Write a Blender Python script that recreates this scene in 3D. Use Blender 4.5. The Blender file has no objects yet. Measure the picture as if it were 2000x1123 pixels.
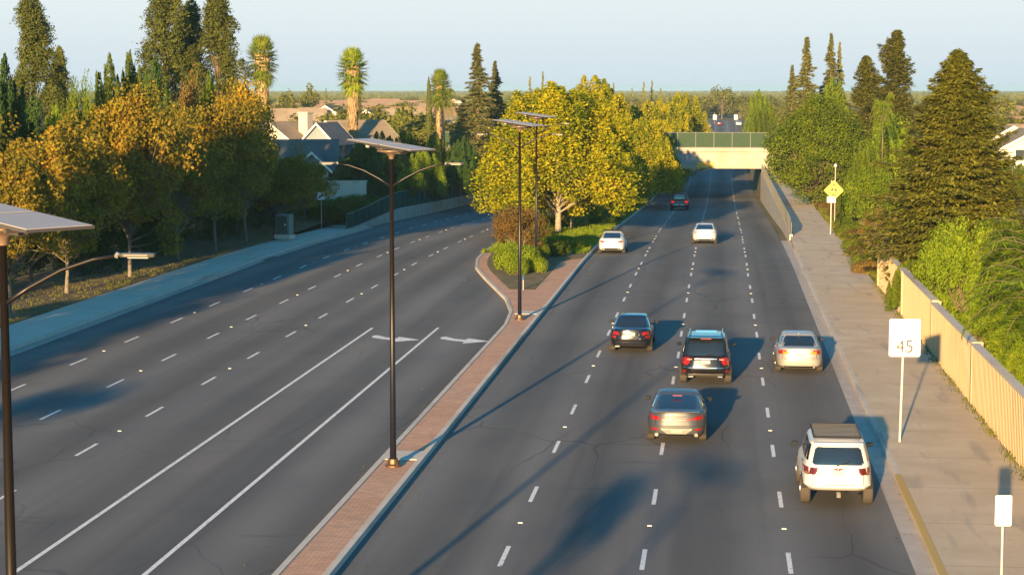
import bpy, math, random
import numpy as np
from mathutils import Vector, Matrix

# ------------------------------------------------------------------ camera, world, sun, exposure
sc = bpy.context.scene
F, CX, CY, CAMH, PITCH = 3889.0, 1000.0, 561.5, 11.1, math.radians(5.68)
cam = bpy.data.cameras.new('camera'); cam.sensor_width = 36; cam.lens = F/2000*36
cam.clip_start = 0.5; cam.clip_end = 20000
camo = bpy.data.objects.new('camera', cam); sc.collection.objects.link(camo)
camo.location = (0, 0, CAMH); camo.rotation_euler = (math.radians(90)-PITCH, 0, 0)
sc.camera = camo
SUN_EL, SUN_AZ = math.radians(8.2), math.radians(194.2)     # azimuth clockwise from +Y
w = bpy.data.worlds.new('World'); sc.world = w; w.use_nodes = True
nt = w.node_tree; bg = nt.nodes['Background']
sky = nt.nodes.new('ShaderNodeTexSky'); sky.sky_type = 'NISHITA'; sky.sun_disc = False
sky.sun_elevation = SUN_EL; sky.sun_rotation = SUN_AZ
sky.air_density = 1.0; sky.dust_density = 0.6; sky.ozone_density = 2.5
# clear evening sky: deep blue overhead, paling into bright haze just above the horizon
_n = nt.nodes.new; tcw = _n('ShaderNodeTexCoord'); sxw = _n('ShaderNodeSeparateXYZ'); nt.links.new(tcw.outputs['Generated'], sxw.inputs[0])
tint = _n('ShaderNodeMixRGB'); tint.blend_type = 'MULTIPLY'; tint.inputs[0].default_value = 1; tint.inputs[2].default_value = (.27, .80, .95, 1)
nt.links.new(sky.outputs[0], tint.inputs[1])
rp = _n('ShaderNodeValToRGB'); nt.links.new(sxw.outputs[2], rp.inputs[0]); e = rp.color_ramp.elements
e[0].position = 0.0; e[0].color = (2.15, 2.5, 2.8, 1); e[1].position = .05; e[1].color = (2.7, 2.98, 2.98, 1)
fw = _n('ShaderNodeMapRange'); fw.interpolation_type = 'SMOOTHSTEP'; fw.inputs[1].default_value = .05; fw.inputs[2].default_value = .16; fw.inputs[3].default_value = 1; fw.inputs[4].default_value = 0
nt.links.new(sxw.outputs[2], fw.inputs[0]); mxw = _n('ShaderNodeMixRGB'); nt.links.new(fw.outputs[0], mxw.inputs[0])
nt.links.new(tint.outputs[0], mxw.inputs[1]); nt.links.new(rp.outputs[0], mxw.inputs[2])
nt.links.new(mxw.outputs[0], bg.inputs[0]); bg.inputs[1].default_value = 0.10
sun = bpy.data.lights.new('sun', 'SUN'); sun.energy = 5.0; sun.angle = math.radians(0.6)
sun.color = (1.0, 0.64, 0.29)
suno = bpy.data.objects.new('sun', sun); sc.collection.objects.link(suno)
sd = Vector((-math.sin(SUN_AZ)*math.cos(SUN_EL), -math.cos(SUN_AZ)*math.cos(SUN_EL), -math.sin(SUN_EL)))
suno.rotation_euler = sd.to_track_quat('-Z', 'Y').to_euler()
suno.location = (-20, -60, 40)
sc.view_settings.view_transform = 'Standard'; sc.view_settings.look = 'None'
sc.view_settings.exposure = 1.6; sc.view_settings.gamma = 1
sc.cycles.max_bounces = 6; sc.cycles.transparent_max_bounces = 8

# ------------------------------------------------------------------ frames of reference
RA = math.atan(0.105); CA, SA = math.cos(RA), math.sin(RA)   # the road runs 6 degrees right of the view
def W(t, s, z=0.0): return Vector((t*CA+s*SA, -t*SA+s*CA, z))     # t across the road, s along it
def TS(x, y): return x*CA-y*SA, x*SA+y*CA
def at(px, py, z=0.0):
    a = PITCH+math.atan((py-CY)/F); D = (CAMH-z)/math.tan(a)
    Z = D*math.cos(PITCH)+(CAMH-z)*math.sin(PITCH)
    return Vector(((px-CX)/F*Z, D, z))
def XD(px, D, z=4.0): return (px-CX)/F*(D*math.cos(PITCH)+(CAMH-z)*math.sin(PITCH))
def ZT(py, D): return CAMH-D*math.tan(PITCH+math.atan((py-CY)/F))
DIPK = [(-500,0),(128,0),(145,-.2),(168,-.65),(190,-1.3),(213,-2.0),(255,-3.1),(300,-3.7),(370,-3.7),(420,-2.6),(470,-.8),(500,0),(9000,0)]
def dip(s):
    for (a, za), (b, zb) in zip(DIPK, DIPK[1:]):
        if a <= s <= b:
            k = (s-a)/(b-a); return za+(zb-za)*k
    return 0.0
def on_road(px, py):
    z = 0
    for _ in range(30):
        p = at(px, py, z); z = z*.5+.5*dip(TS(p.x, p.y)[1])
    return at(px, py, z)

# ------------------------------------------------------------------ mesh helpers
COL = sc.collection
class MB:
    def __init__(s): s.v = []; s.f = []; s.m = []
    def add(s, vs, fs, mi=0):
        b = len(s.v); s.v += [tuple(p) for p in vs]
        for f in fs: s.f.append(tuple(i+b for i in f)); s.m.append(mi)
        return s
    def box(s, c, d, rz=0, mi=0, rx=0, ry=0):
        M = Matrix.Translation(c) @ Matrix.Rotation(rz,4,'Z') @ Matrix.Rotation(ry,4,'Y') @ Matrix.Rotation(rx,4,'X')
        vs = [M @ Vector((x*d[0]/2, y*d[1]/2, z*d[2]/2)) for x in (-1,1) for y in (-1,1) for z in (-1,1)]
        return s.add(vs, [(0,1,3,2),(4,6,7,5),(0,4,5,1),(2,3,7,6),(0,2,6,4),(1,5,7,3)], mi)
    def tube(s, pts, rad, n=8, mi=0, cap=True):
        pts = [Vector(p) for p in pts]; vs = []; fs = []
        if not hasattr(rad, '__len__'): rad = [rad]*len(pts)
        for i, p in enumerate(pts):
            d = (pts[min(i+1, len(pts)-1)]-pts[max(i-1, 0)])
            if d.length < 1e-9: d = Vector((0,0,1))
            d.normalize(); up = Vector((0,0,1)) if abs(d.z) < .95 else Vector((1,0,0))
            a = d.cross(up).normalized(); b = d.cross(a)
            for k in range(n):
                q = 2*math.pi*k/n; vs.append(p+(a*math.cos(q)+b*math.sin(q))*rad[i])
        for i in range(len(pts)-1):
            for k in range(n):
                fs.append((i*n+k, i*n+(k+1)%n, (i+1)*n+(k+1)%n, (i+1)*n+k))
        if cap: fs += [tuple(range(n)), tuple((len(pts)-1)*n+k for k in range(n))[::-1]]
        return s.add(vs, fs, mi)
    def lathe(s, prof, c=(0,0,0), axis='z', n=24, mi=0):
        vs = []; fs = []
        for (r, h) in prof:
            for k in range(n):
                a = 2*math.pi*k/n
                p = (r*math.cos(a), r*math.sin(a), h) if axis == 'z' else (h, r*math.cos(a), r*math.sin(a))
                vs.append((p[0]+c[0], p[1]+c[1], p[2]+c[2]))
        for i in range(len(prof)-1):
            for k in range(n): fs.append((i*n+k, i*n+(k+1)%n, (i+1)*n+(k+1)%n, (i+1)*n+k))
        return s.add(vs, fs, mi)
    def grid(s, rows, mi=0, thick=None):
        n = len(rows[0]); vs = [p for r in rows for p in r]; fs = []
        for i in range(len(rows)-1):
            for j in range(n-1): fs.append((i*n+j, i*n+j+1, (i+1)*n+j+1, (i+1)*n+j))
        return s.add(vs, fs, mi)
    def prism(s, poly, z0, z1, mi=0):
        n = len(poly); vs = [(x,y,z0) for x,y in poly]+[(x,y,z1) for x,y in poly]
        fs = [tuple(range(n))[::-1], tuple(range(n,2*n))]+[(i,(i+1)%n,n+(i+1)%n,n+i) for i in range(n)]
        return s.add(vs, fs, mi)
    def build(s, name, mats, parent=None, smooth=False, loc=None, rz=None, bevel=0, kind=None, sub=0, fixn=False):
        me = bpy.data.meshes.new(name); me.from_pydata(s.v, [], s.f)
        if not isinstance(mats, (list, tuple)): mats = [mats]
        for m in mats: me.materials.append(m)
        if any(s.m): me.polygons.foreach_set('material_index', s.m)
        if smooth: me.polygons.foreach_set('use_smooth', [True]*len(me.polygons))
        if fixn:
            import bmesh
            bm = bmesh.new(); bm.from_mesh(me); bmesh.ops.recalc_face_normals(bm, faces=bm.faces[:]); bm.to_mesh(me); bm.free()
        me.update(); o = bpy.data.objects.new(name, me); COL.objects.link(o)
        if parent: o.parent = parent
        if loc is not None: o.location = loc
        if rz is not None: o.rotation_euler.z = rz
        if bevel:
            b = o.modifiers.new('bevel', 'BEVEL'); b.width = bevel; b.segments = 2; b.limit_method = 'ANGLE'
        if sub:
            b = o.modifiers.new('sub', 'SUBSURF'); b.levels = sub; b.render_levels = sub
        if kind: o['kind'] = kind
        return o
def tag(o, label=None, cat=None, group=None):
    if label: o['label'] = label
    if cat: o['category'] = cat
    if group: o['group'] = group
    return o
def thing(name, label, cat, loc=(0,0,0), rz=0, group=None):
    o = bpy.data.objects.new(name, None); COL.objects.link(o); o.empty_display_size = .3
    o.location = loc; o.rotation_euler = (0,0,rz); return tag(o, label, cat, group)
def dup(root, loc, rz, label, group=None, scale=None):
    r = root.copy(); COL.objects.link(r); r.location = loc; r.rotation_euler = (0,0,rz)
    if scale: r.scale = scale
    tag(r, label, None, group)
    def kids(src, dst):
        for ch in list(src.children):
            c = ch.copy(); COL.objects.link(c); c.parent = dst; kids(ch, c)
    kids(root, r); return r

# ------------------------------------------------------------------ materials
def M(name, col, rough=.7, metal=0, spec=.5, coat=0, emit=None, alpha=None):
    m = bpy.data.materials.new(name); m.use_nodes = True; b = m.node_tree.nodes['Principled BSDF']
    b.inputs['Base Color'].default_value = (*col, 1); b.inputs['Roughness'].default_value = rough
    b.inputs['Metallic'].default_value = metal; b.inputs['Specular IOR Level'].default_value = spec
    b.inputs['Coat Weight'].default_value = coat; b.inputs['Coat Roughness'].default_value = .05
    if emit: b.inputs['Emission Color'].default_value = (*emit[:3],1); b.inputs['Emission Strength'].default_value = emit[3]
    return m
def NM(name, stops, scale=3, rough=.85, detail=6, stretch=(1,1,1), bump=.0, bscale=40, coord='Object', spec=.3, second=None, lo=.3, hi=.7):
    """noise driven colour; second = (scale, stretch, colour, amount lo, hi) a stain layer"""
    m = bpy.data.materials.new(name); m.use_nodes = True; T = m.node_tree; N = T.nodes; L = T.links
    b = N['Principled BSDF']; b.inputs['Roughness'].default_value = rough; b.inputs['Specular IOR Level'].default_value = spec
    tc = N.new('ShaderNodeTexCoord'); mp = N.new('ShaderNodeMapping'); mp.inputs['Scale'].default_value = stretch
    L.new(tc.outputs[coord], mp.inputs[0])
    n = N.new('ShaderNodeTexNoise'); n.inputs['Scale'].default_value = scale; n.inputs['Detail'].default_value = detail
    L.new(mp.outputs[0], n.inputs['Vector']); r = N.new('ShaderNodeValToRGB'); L.new(n.outputs['Fac'], r.inputs[0])
    e = r.color_ramp.elements
    while len(e) < len(stops): e.new(.5)
    for i, c in enumerate(stops):
        e[i].position = lo+(hi-lo)*i/(len(stops)-1); e[i].color = (*c, 1)
    out = r.outputs[0]
    for sec in (second or []):
        m2 = N.new('ShaderNodeMapping'); m2.inputs['Scale'].default_value = sec[1]; L.new(tc.outputs[coord], m2.inputs[0])
        n2 = N.new('ShaderNodeTexNoise'); n2.inputs['Scale'].default_value = sec[0]; n2.inputs['Detail'].default_value = 5
        L.new(m2.outputs[0], n2.inputs['Vector']); mr = N.new('ShaderNodeMapRange')
        mr.inputs[1].default_value = sec[3]; mr.inputs[2].default_value = sec[4]; L.new(n2.outputs['Fac'], mr.inputs[0])
        if len(sec) > 5: mr.inputs[4].default_value = sec[5]
        mx = N.new('ShaderNodeMixRGB'); mx.inputs[2].default_value = (*sec[2], 1)
        L.new(mr.outputs[0], mx.inputs[0]); L.new(out, mx.inputs[1]); out = mx.outputs[0]
    L.new(out, b.inputs['Base Color'])
    if bump:
        nb = N.new('ShaderNodeTexNoise'); nb.inputs['Scale'].default_value = bscale; nb.inputs['Detail'].default_value = 4
        L.new(tc.outputs[coord], nb.inputs['Vector']); bp = N.new('ShaderNodeBump'); bp.inputs['Strength'].default_value = bump
        bp.inputs['Distance'].default_value = .02; L.new(nb.outputs['Fac'], bp.inputs['Height']); L.new(bp.outputs[0], b.inputs['Normal'])
    m['out'] = 1
    return m
def LEAF(name, stops, trans=.3, rough=.7, patch=None):
    """leaves: every leaf its own colour, with larger clumps drifting between two hues"""
    m = bpy.data.materials.new(name); m.use_nodes = True; T = m.node_tree; N = T.nodes; L = T.links
    b = N['Principled BSDF']; b.inputs['Roughness'].default_value = rough; b.inputs['Specular IOR Level'].default_value = .2
    g = N.new('ShaderNodeNewGeometry'); tc = N.new('ShaderNodeTexCoord'); oi = N.new('ShaderNodeObjectInfo')
    n = N.new('ShaderNodeTexNoise'); n.inputs['Scale'].default_value = .55; n.inputs['Detail'].default_value = 2
    add = N.new('ShaderNodeVectorMath'); add.operation = 'ADD'; L.new(tc.outputs['Object'], add.inputs[0])
    cm = N.new('ShaderNodeMath'); cm.operation = 'MULTIPLY'; cm.inputs[1].default_value = 40; L.new(oi.outputs['Random'], cm.inputs[0])
    L.new(cm.outputs[0], add.inputs[1]); L.new(add.outputs[0], n.inputs['Vector'])
    ma = N.new('ShaderNodeMath'); ma.operation = 'MULTIPLY_ADD'; ma.inputs[1].default_value = .55; L.new(g.outputs['Random Per Island'], ma.inputs[0])
    mr = N.new('ShaderNodeMapRange'); mr.inputs[1].default_value = .3; mr.inputs[2].default_value = .7; mr.inputs[4].default_value = .45
    L.new(n.outputs['Fac'], mr.inputs[0]); L.new(mr.outputs[0], ma.inputs[2])
    r = N.new('ShaderNodeValToRGB'); L.new(ma.outputs[0], r.inputs[0]); e = r.color_ramp.elements
    while len(e) < len(stops): e.new(.5)
    for i, c in enumerate(stops): e[i].position = i/(len(stops)-1)*.9+.05; e[i].color = (*c, 1)
    hs = N.new('ShaderNodeHueSaturation'); mv = N.new('ShaderNodeMapRange'); mv.inputs[3].default_value = .8; mv.inputs[4].default_value = 1.2
    L.new(oi.outputs['Random'], mv.inputs[0]); L.new(mv.outputs[0], hs.inputs['Value']); L.new(r.outputs[0], hs.inputs['Color'])
    L.new(hs.outputs[0], b.inputs['Base Color'])
    tr = N.new('ShaderNodeBsdfTranslucent'); L.new(hs.outputs[0], tr.inputs[0])
    mx = N.new('ShaderNodeMixShader'); mx.inputs[0].default_value = trans
    L.new(b.outputs[0], mx.inputs[1]); L.new(tr.outputs[0], mx.inputs[2]); L.new(mx.outputs[0], N['Material Output'].inputs[0])
    return m
# ------------------------------------------------------------------ setting materials
def asphalt():
    m = NM('asphalt', [(.115,.115,.112),(.145,.142,.136),(.175,.168,.156)], scale=.25, detail=9, stretch=(1,.25,1), rough=.9, bump=.25, bscale=30, spec=.25,
        second=[(22,(1,1,1),(.215,.21,.20),.5,.62,.4),(.9,(.55,.006,1),(.20,.165,.13),.48,.7,.6),(.7,(.7,.01,1),(.10,.108,.125),.5,.7,.6),(.5,(.5,.5,1),(.12,.12,.12),.5,.62,.35),(1.0,(1.0,.012,1),(.08,.082,.085),.5,.72,.55), (.12,(1,.35,1),(.22,.205,.185),.5,.75,.5), (.8,(.2,1.6,1),(.09,.09,.1),.66,.72,.5)])
    T = m.node_tree; N = T.nodes; L = T.links; b = N['Principled BSDF']
    src = b.inputs['Base Color'].links[0].from_socket
    # tar cracks
    tc = N.new('ShaderNodeTexCoord'); mp = N.new('ShaderNodeMapping'); mp.inputs['Scale'].default_value = (.3,.11,1); L.new(tc.outputs['Object'], mp.inputs[0])
    nz = N.new('ShaderNodeTexNoise'); nz.inputs['Scale'].default_value = 2; L.new(mp.outputs[0], nz.inputs['Vector'])
    av = N.new('ShaderNodeVectorMath'); av.operation = 'ADD'; L.new(mp.outputs[0], av.inputs[0])
    sv = N.new('ShaderNodeVectorMath'); sv.operation = 'SCALE'; sv.inputs['Scale'].default_value = .35; L.new(nz.outputs['Color'], sv.inputs[0]); L.new(sv.outputs[0], av.inputs[1])
    v = N.new('ShaderNodeTexVoronoi'); v.feature = 'DISTANCE_TO_EDGE'; v.inputs['Scale'].default_value = 1; L.new(av.outputs[0], v.inputs['Vector'])
    mr = N.new('ShaderNodeMapRange'); mr.inputs[1].default_value = .0; mr.inputs[2].default_value = .012; mr.inputs[3].default_value = .55; mr.inputs[4].default_value = 0; L.new(v.outputs[0], mr.inputs[0])
    n3 = N.new('ShaderNodeTexNoise'); n3.inputs['Scale'].default_value = .06; L.new(tc.outputs['Object'], n3.inputs['Vector'])
    m3 = N.new('ShaderNodeMapRange'); m3.inputs[1].default_value = .48; m3.inputs[2].default_value = .6; L.new(n3.outputs['Fac'], m3.inputs[0])
    mm = N.new('ShaderNodeMath'); mm.operation = 'MULTIPLY'; L.new(mr.outputs[0], mm.inputs[0]); L.new(m3.outputs[0], mm.inputs[1])
    mx = N.new('ShaderNodeMixRGB'); mx.inputs[2].default_value = (.03,.03,.033,1); L.new(mm.outputs[0], mx.inputs[0]); L.new(src, mx.inputs[1])
    # polished wheel tracks and oily lane centres: bands across the lanes
    sx = N.new('ShaderNodeSeparateXYZ'); L.new(tc.outputs['Object'], sx.inputs[0])
    mu = N.new('ShaderNodeMath'); mu.operation = 'MULTIPLY_ADD'; mu.inputs[1].default_value = 2*math.pi/3.35; mu.inputs[2].default_value = 2*math.pi*(1.67/3.35)+.4; L.new(sx.outputs[0], mu.inputs[0])
    cs = N.new('ShaderNodeMath'); cs.operation = 'COSINE'; L.new(mu.outputs[0], cs.inputs[0])
    m4 = N.new('ShaderNodeMapRange'); m4.inputs[1].default_value = -1; m4.inputs[2].default_value = 1; m4.inputs[3].default_value = .76; m4.inputs[4].default_value = 1.14; L.new(cs.outputs[0], m4.inputs[0])
    hv = N.new('ShaderNodeHueSaturation'); L.new(m4.outputs[0], hv.inputs['Value']); L.new(mx.outputs[0], hv.inputs['Color'])
    L.new(hv.outputs[0], b.inputs['Base Color'])
    return m
m_asph = asphalt()
def worn_paint():
    m = NM('road_paint', [(.72,.72,.70),(.85,.83,.8)], scale=5, rough=.8, second=[(9,(1,1,1),(.14,.14,.14),.58,.66,.8)])
    return m
m_paint = worn_paint()
m_conc = NM('concrete', [(.52,.47,.40),(.62,.56,.48)], scale=1.2, rough=.9, bump=.15, second=[(.5,(1,.2,1),(.17,.155,.14),.55,.7,.6)])
def paving():
    m = NM('sidewalk_paving', [(.51,.405,.275),(.575,.46,.32),(.64,.525,.375)], scale=.5, rough=.92, detail=8, bump=.2, second=[(.9,(1.6,.25,1),(.33,.29,.25),.58,.7,.6),(.35,(.5,1.8,1),(.60,.50,.42),.6,.72,.6),(5,(1,1,1),(.3,.27,.24),.66,.72,.5)])
    T = m.node_tree; N = T.nodes; L = T.links; b = N['Principled BSDF']; src = b.inputs['Base Color'].links[0].from_socket
    tc = N.new('ShaderNodeTexCoord'); br = N.new('ShaderNodeTexBrick'); br.offset = 0; br.inputs['Scale'].default_value = 1
    br.inputs['Brick Width'].default_value = 40; br.inputs['Row Height'].default_value = 4.6; br.inputs['Mortar Size'].default_value = .02
    L.new(tc.outputs['Object'], br.inputs['Vector']); mx = N.new('ShaderNodeMixRGB'); mx.inputs[2].default_value = (.2,.17,.15,1)
    mm = N.new('ShaderNodeMath'); mm.operation = 'MULTIPLY'; mm.inputs[1].default_value = .6; L.new(br.outputs['Fac'], mm.inputs[0])
    L.new(mm.outputs[0], mx.inputs[0]); L.new(src, mx.inputs[1]); L.new(mx.outputs[0], b.inputs['Base Color']); return m
m_walk = paving()
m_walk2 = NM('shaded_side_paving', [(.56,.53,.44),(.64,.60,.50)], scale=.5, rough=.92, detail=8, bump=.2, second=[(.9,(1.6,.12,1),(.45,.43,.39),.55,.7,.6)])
m_gutter = NM('gutter_concrete', [(.42,.37,.32),(.52,.46,.40)], scale=1.5, rough=.9, second=[(.8,(2,.1,1),(.3,.27,.24),.5,.7,.6)])
def brick():
    m = NM('brick_paving', [(.56,.32,.20),(.66,.39,.255)], scale=.7, rough=.9, bump=.2, second=[(.25,(1,.5,1),(.52,.38,.29),.5,.7,.5)])
    T = m.node_tree; N = T.nodes; L = T.links; b = N['Principled BSDF']; src = b.inputs['Base Color'].links[0].from_socket
    tc = N.new('ShaderNodeTexCoord'); br = N.new('ShaderNodeTexBrick'); br.inputs['Scale'].default_value = 1
    br.inputs['Brick Width'].default_value = .24; br.inputs['Row Height'].default_value = .11; br.inputs['Mortar Size'].default_value = .008
    br.inputs['Color1'].default_value = (.85,.85,.85,1); br.inputs['Color2'].default_value = (1.15,1.1,1.05,1); br.inputs['Mortar'].default_value = (.5,.5,.5,1)
    L.new(tc.outputs['Object'], br.inputs['Vector']); mx = N.new('ShaderNodeMixRGB'); mx.blend_type = 'MULTIPLY'; mx.inputs[0].default_value = .9
    L.new(src, mx.inputs[1]); L.new(br.outputs['Color'], mx.inputs[2]); L.new(mx.outputs[0], b.inputs['Base Color']); return m
m_brick = brick()
m_soil = NM('planting_soil', [(.13,.10,.045),(.19,.135,.07),(.25,.17,.09)], scale=.8, rough=1, bump=.4, second=[(2.2,(1,1,1),(.07,.10,.03),.5,.6,.8)])
m_verge = NM('verge_mulch', [(.13,.09,.06),(.18,.13,.08),(.11,.10,.05)], scale=.6, rough=1, bump=.5, second=[(1.5,(1,1,1),(.05,.075,.02),.55,.65,.7)])
m_ground = NM('dry_ground', [(.16,.12,.07),(.12,.12,.055),(.22,.16,.095)], scale=.05, rough=1, bump=.2, second=[(.6,(1,1,1),(.08,.09,.03),.5,.65,.6)])

# ------------------------------------------------------------------ ground as one sheet
def smooth(k): k = max(0, min(1, k)); return k*k*(3-2*k)
def ramp_up(s): return 2.0*smooth((s-238)/18)*smooth((300-s)/16)
def gz(t, s):
    d = dip(s)-.06
    if -31.4 <= t <= 5.2: return d
    if t > 5.2: return -.03+(ramp_up(s)*smooth((t-10)/5) if t > 10 else 0)
    k = smooth((-31.4-t)/9); return d*(1-k)+(-.03+ramp_up(s)*smooth((-37-t)/5))*k
ts = [-6000,-2500,-1000,-400,-150,-80,-60,-50,-45,-42,-40,-38,-36,-34.5,-33,-31.4,-30,-9,5.2,5.215,8,10,12,14,16,20,30,60,150,400,1000,2500,6000]
ss = [-600,-200,-60,0]+list(range(20,540,8))+[560,600,700,900,1300,2000,3500,6000,12000]
mb = MB(); mb.grid([[(t, s, gz(t, s)) for t in ts] for s in ss]); mb.build('ground', m_ground, rz=-RA, kind='structure', fixn=False)
def strip(name, mat, tl, tr, s0, s1, dz, step=6, zf=dip, kind='structure', thick=0):
    """a sheet between two edge lines (numbers or functions of s)"""
    fl = tl if callable(tl) else (lambda s: tl); fr = tr if callable(tr) else (lambda s: tr)
    n = max(2, int((s1-s0)/step)+1); mb = MB(); rows = []
    for i in range(n):
        s = s0+(s1-s0)*i/(n-1); z = zf(s)+dz; a, b = fl(s), fr(s)
        if thick: rows.append([(a,s,z-thick),(a,s,z),(b,s,z),(b,s,z-thick)])
        else: rows.append([(a,s,z),((a+b)/2,s,z),(b,s,z)])
    mb.grid(rows); return mb.build(name, mat, rz=-RA, kind=kind)
flat = lambda s: 0.0
MR = -8.75                                             # right edge of the median
MLK = [(-100,-10.05),(92,-10.05),(98,-10.4),(104,-11.3),(110,-12.6),(116,-13.9),(122,-15.1),(128,-15.8),(136,-16.2),(800,-16.2)]
def ml(s):
    for (a, ta), (b, tb) in zip(MLK, MLK[1:]):
        if a <= s <= b: return ta+(tb-ta)*(s-a)/(b-a)
    return -16.2
strip('road', m_asph, -29.75, 4.55, -60, 720, 0.0, step=4)
strip('gutter', m_gutter, 4.55, 5.05, -60, 152, 0.006)
strip('gutter', m_gutter, -30.05, -29.45, -60, 168, 0.006)
strip('kerb', m_conc, 5.05, 5.2, -60, 152, .15, thick=.2)
strip('kerb', m_conc, -30.2, -30.05, -60, 168, .15, thick=.2)
strip('sidewalk', m_walk, 5.2, 8.75, -60, 262, .146, zf=flat, thick=.15)
strip('sidewalk', m_walk2, -33.0, -30.2, -60, 168, .146, zf=dip, thick=.15)
strip('verge', m_verge, -41, -33.0, -60, 190, .10, zf=flat, thick=.1)
strip('verge', m_verge, 8.75, 12.5, 113, 236, .12, zf=flat, thick=.1)
strip('median', m_brick, lambda s: ml(s)+.16, MR-.16, -60, 113, .14, step=3, thick=.1)
strip('median_planting_bed', m_soil, lambda s: ml(s)+.75 if s < 133 else ml(s)+.16, MR-.16 if False else (lambda s: MR-1.4 if s < 128 else MR-.16), 108.5, 715, .165, step=3, thick=.05)
strip('median', m_brick, lambda s: ml(s)+.16, MR-.16, 113, 134, .14, step=3, thick=.1)
strip('kerb', m_conc, lambda s: MR-.16, MR, -60, 715, .16, step=4, thick=.2)
strip('kerb', m_conc, lambda s: ml(s), lambda s: ml(s)+.16, -60, 715, .16, step=2, thick=.2)

strip('kerb_paint', M('kerb_yellow', (.50,.34,.10), .8), 5.045, 5.205, 44, 57, .156, thick=.1)
# painted markings
mk = MB()
def seg(t, s0, s1, wd=.115, z=.005):
    n = max(2, int((s1-s0)/6)+1)
    mk.grid([[(t-wd/2, s0+(s1-s0)*i/(n-1), dip(s0+(s1-s0)*i/(n-1))+z), (t+wd/2, s0+(s1-s0)*i/(n-1), dip(s0+(s1-s0)*i/(n-1))+z)] for i in range(n)])
PER = 7.35
rr = random.Random(4)
def dashes(t, ph, s0, s1, dl=2.1):
    k = math.floor((s0-ph)/PER)
    while ph+k*PER < s1:
        c = ph+k*PER
        if c > s0: seg(t+rr.uniform(-.02,.02), c-dl/2, c+dl/2)
        k += 1
for t in (-5.05,-1.73,1.68): dashes(t, 46.5, 10, 700)
for t, ph in ((-19.45,59.2),(-22.8,72.9),(-26.1,78.6)): dashes(t, ph, 10, 700)
seg(-16.15, 10, 91.3, .13); seg(-13.1, 10, 91.7, .13)
def arrow(tc, s0):
    # left-pointing lane arrow seen from behind: stem then head toward the median
    st = [(-1.3,.7),(-1.36,1.5),(-1.15,1.75),(-.85,1.3),(-.5,.75),(0.15,.42),(.15,1.15),(1.5,-.1),(.15,-1.2),(.15,-.45),(-.45,-.1),(-.9,.3)]
    vs = [(tc+x*.82, s0+y*.8, dip(s0)+.006) for x, y in st]
    mk.add(vs, [tuple(range(len(vs)))])
arrow(-14.5, 87.2); arrow(-11.35, 87.0)
mk.build('lane_markings', m_paint, rz=-RA, kind='structure')
# raised reflective studs between the dashes
sm = MB()
for t in (-5.05,-1.73,1.68):
    for k in range(0, 40):
        s = 46.5+PER*(k*2+.5)
        if s < 330: sm.prism([(t-.06,s-.05),(t+.06,s-.05),(t+.06,s+.05),(t-.06,s+.05)], dip(s), dip(s)+.02)
for t, ph in ((-19.45,59.2),(-22.8,72.9),(-26.1,78.6)):
    for k in range(0, 24):
        s = ph-15+PER*(k*2+.5); sm.prism([(t-.06,s-.05),(t+.06,s-.05),(t+.06,s+.05),(t-.06,s+.05)], dip(s), dip(s)+.02)
sm.build('lane_studs', M('stud_white', (.6,.6,.58), .5), rz=-RA, kind='structure')
# patches: manhole lids, pole pads, scrape marks
pm = MB()
for (t, s) in ((-9.45, 58.5),(-9.4, 97.2),(-9.4,26.4)): pm.prism([(t-.6,s-.7),(t+.55,s-.7),(t+.55,s+.7),(t-.6,s+.7)], .1, .158)
pm.build('pole_footing_pad', m_conc, rz=-RA, kind='structure')
# ------------------------------------------------------------------ vegetation
m_bark = NM('bark', [(.10,.075,.05),(.2,.16,.11)], scale=4, stretch=(1,1,.2), rough=.95, bump=.4)
m_palebark = NM('pale_bark', [(.22,.19,.15),(.36,.32,.25)], scale=3, rough=.9, bump=.2)
m_greybark = NM('grey_bark', [(.13,.115,.09),(.22,.20,.16)], scale=3, rough=.9, bump=.2)
m_palmbark = NM('palm_bark', [(.34,.25,.17),(.5,.40,.29)], scale=2, stretch=(3,3,.4), rough=.95, bump=.3)
m_yellow = LEAF('leaf_gold', [(.07,.12,.006),(.20,.24,.008),(.42,.395,.009),(.57,.43,.011)], .42)
m_orange = LEAF('leaf_autumn', [(.12,.12,.018),(.20,.18,.020),(.34,.255,.020),(.42,.22,.026)], .42)
m_rust = LEAF('leaf_rust', [(.09,.09,.018),(.17,.12,.03),(.23,.12,.035)], .3)
m_green = LEAF('leaf_green', [(.05,.085,.005),(.095,.14,.007),(.15,.185,.010)], .35)
m_dark = LEAF('leaf_dark', [(.022,.055,.012),(.04,.09,.016),(.07,.12,.018)], .28)
m_lime = LEAF('leaf_lime', [(.10,.17,.010),(.17,.25,.012),(.25,.31,.018)], .42)
m_olive = LEAF('leaf_olive', [(.08,.095,.012),(.135,.145,.018),(.20,.19,.024)], .28)
m_needle = LEAF('needle_green', [(.055,.075,.016),(.095,.115,.02),(.14,.155,.028)], .25)
m_needle2 = LEAF('needle_blue_green', [(.13,.15,.045),(.20,.21,.065),(.28,.265,.085)], .25)
m_frond = LEAF('palm_frond', [(.10,.17,.012),(.19,.27,.02),(.30,.32,.03)], .35)
m_dry = LEAF('dry_frond', [(.28,.20,.11),(.42,.31,.18),(.5,.37,.2)], .2)

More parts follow.
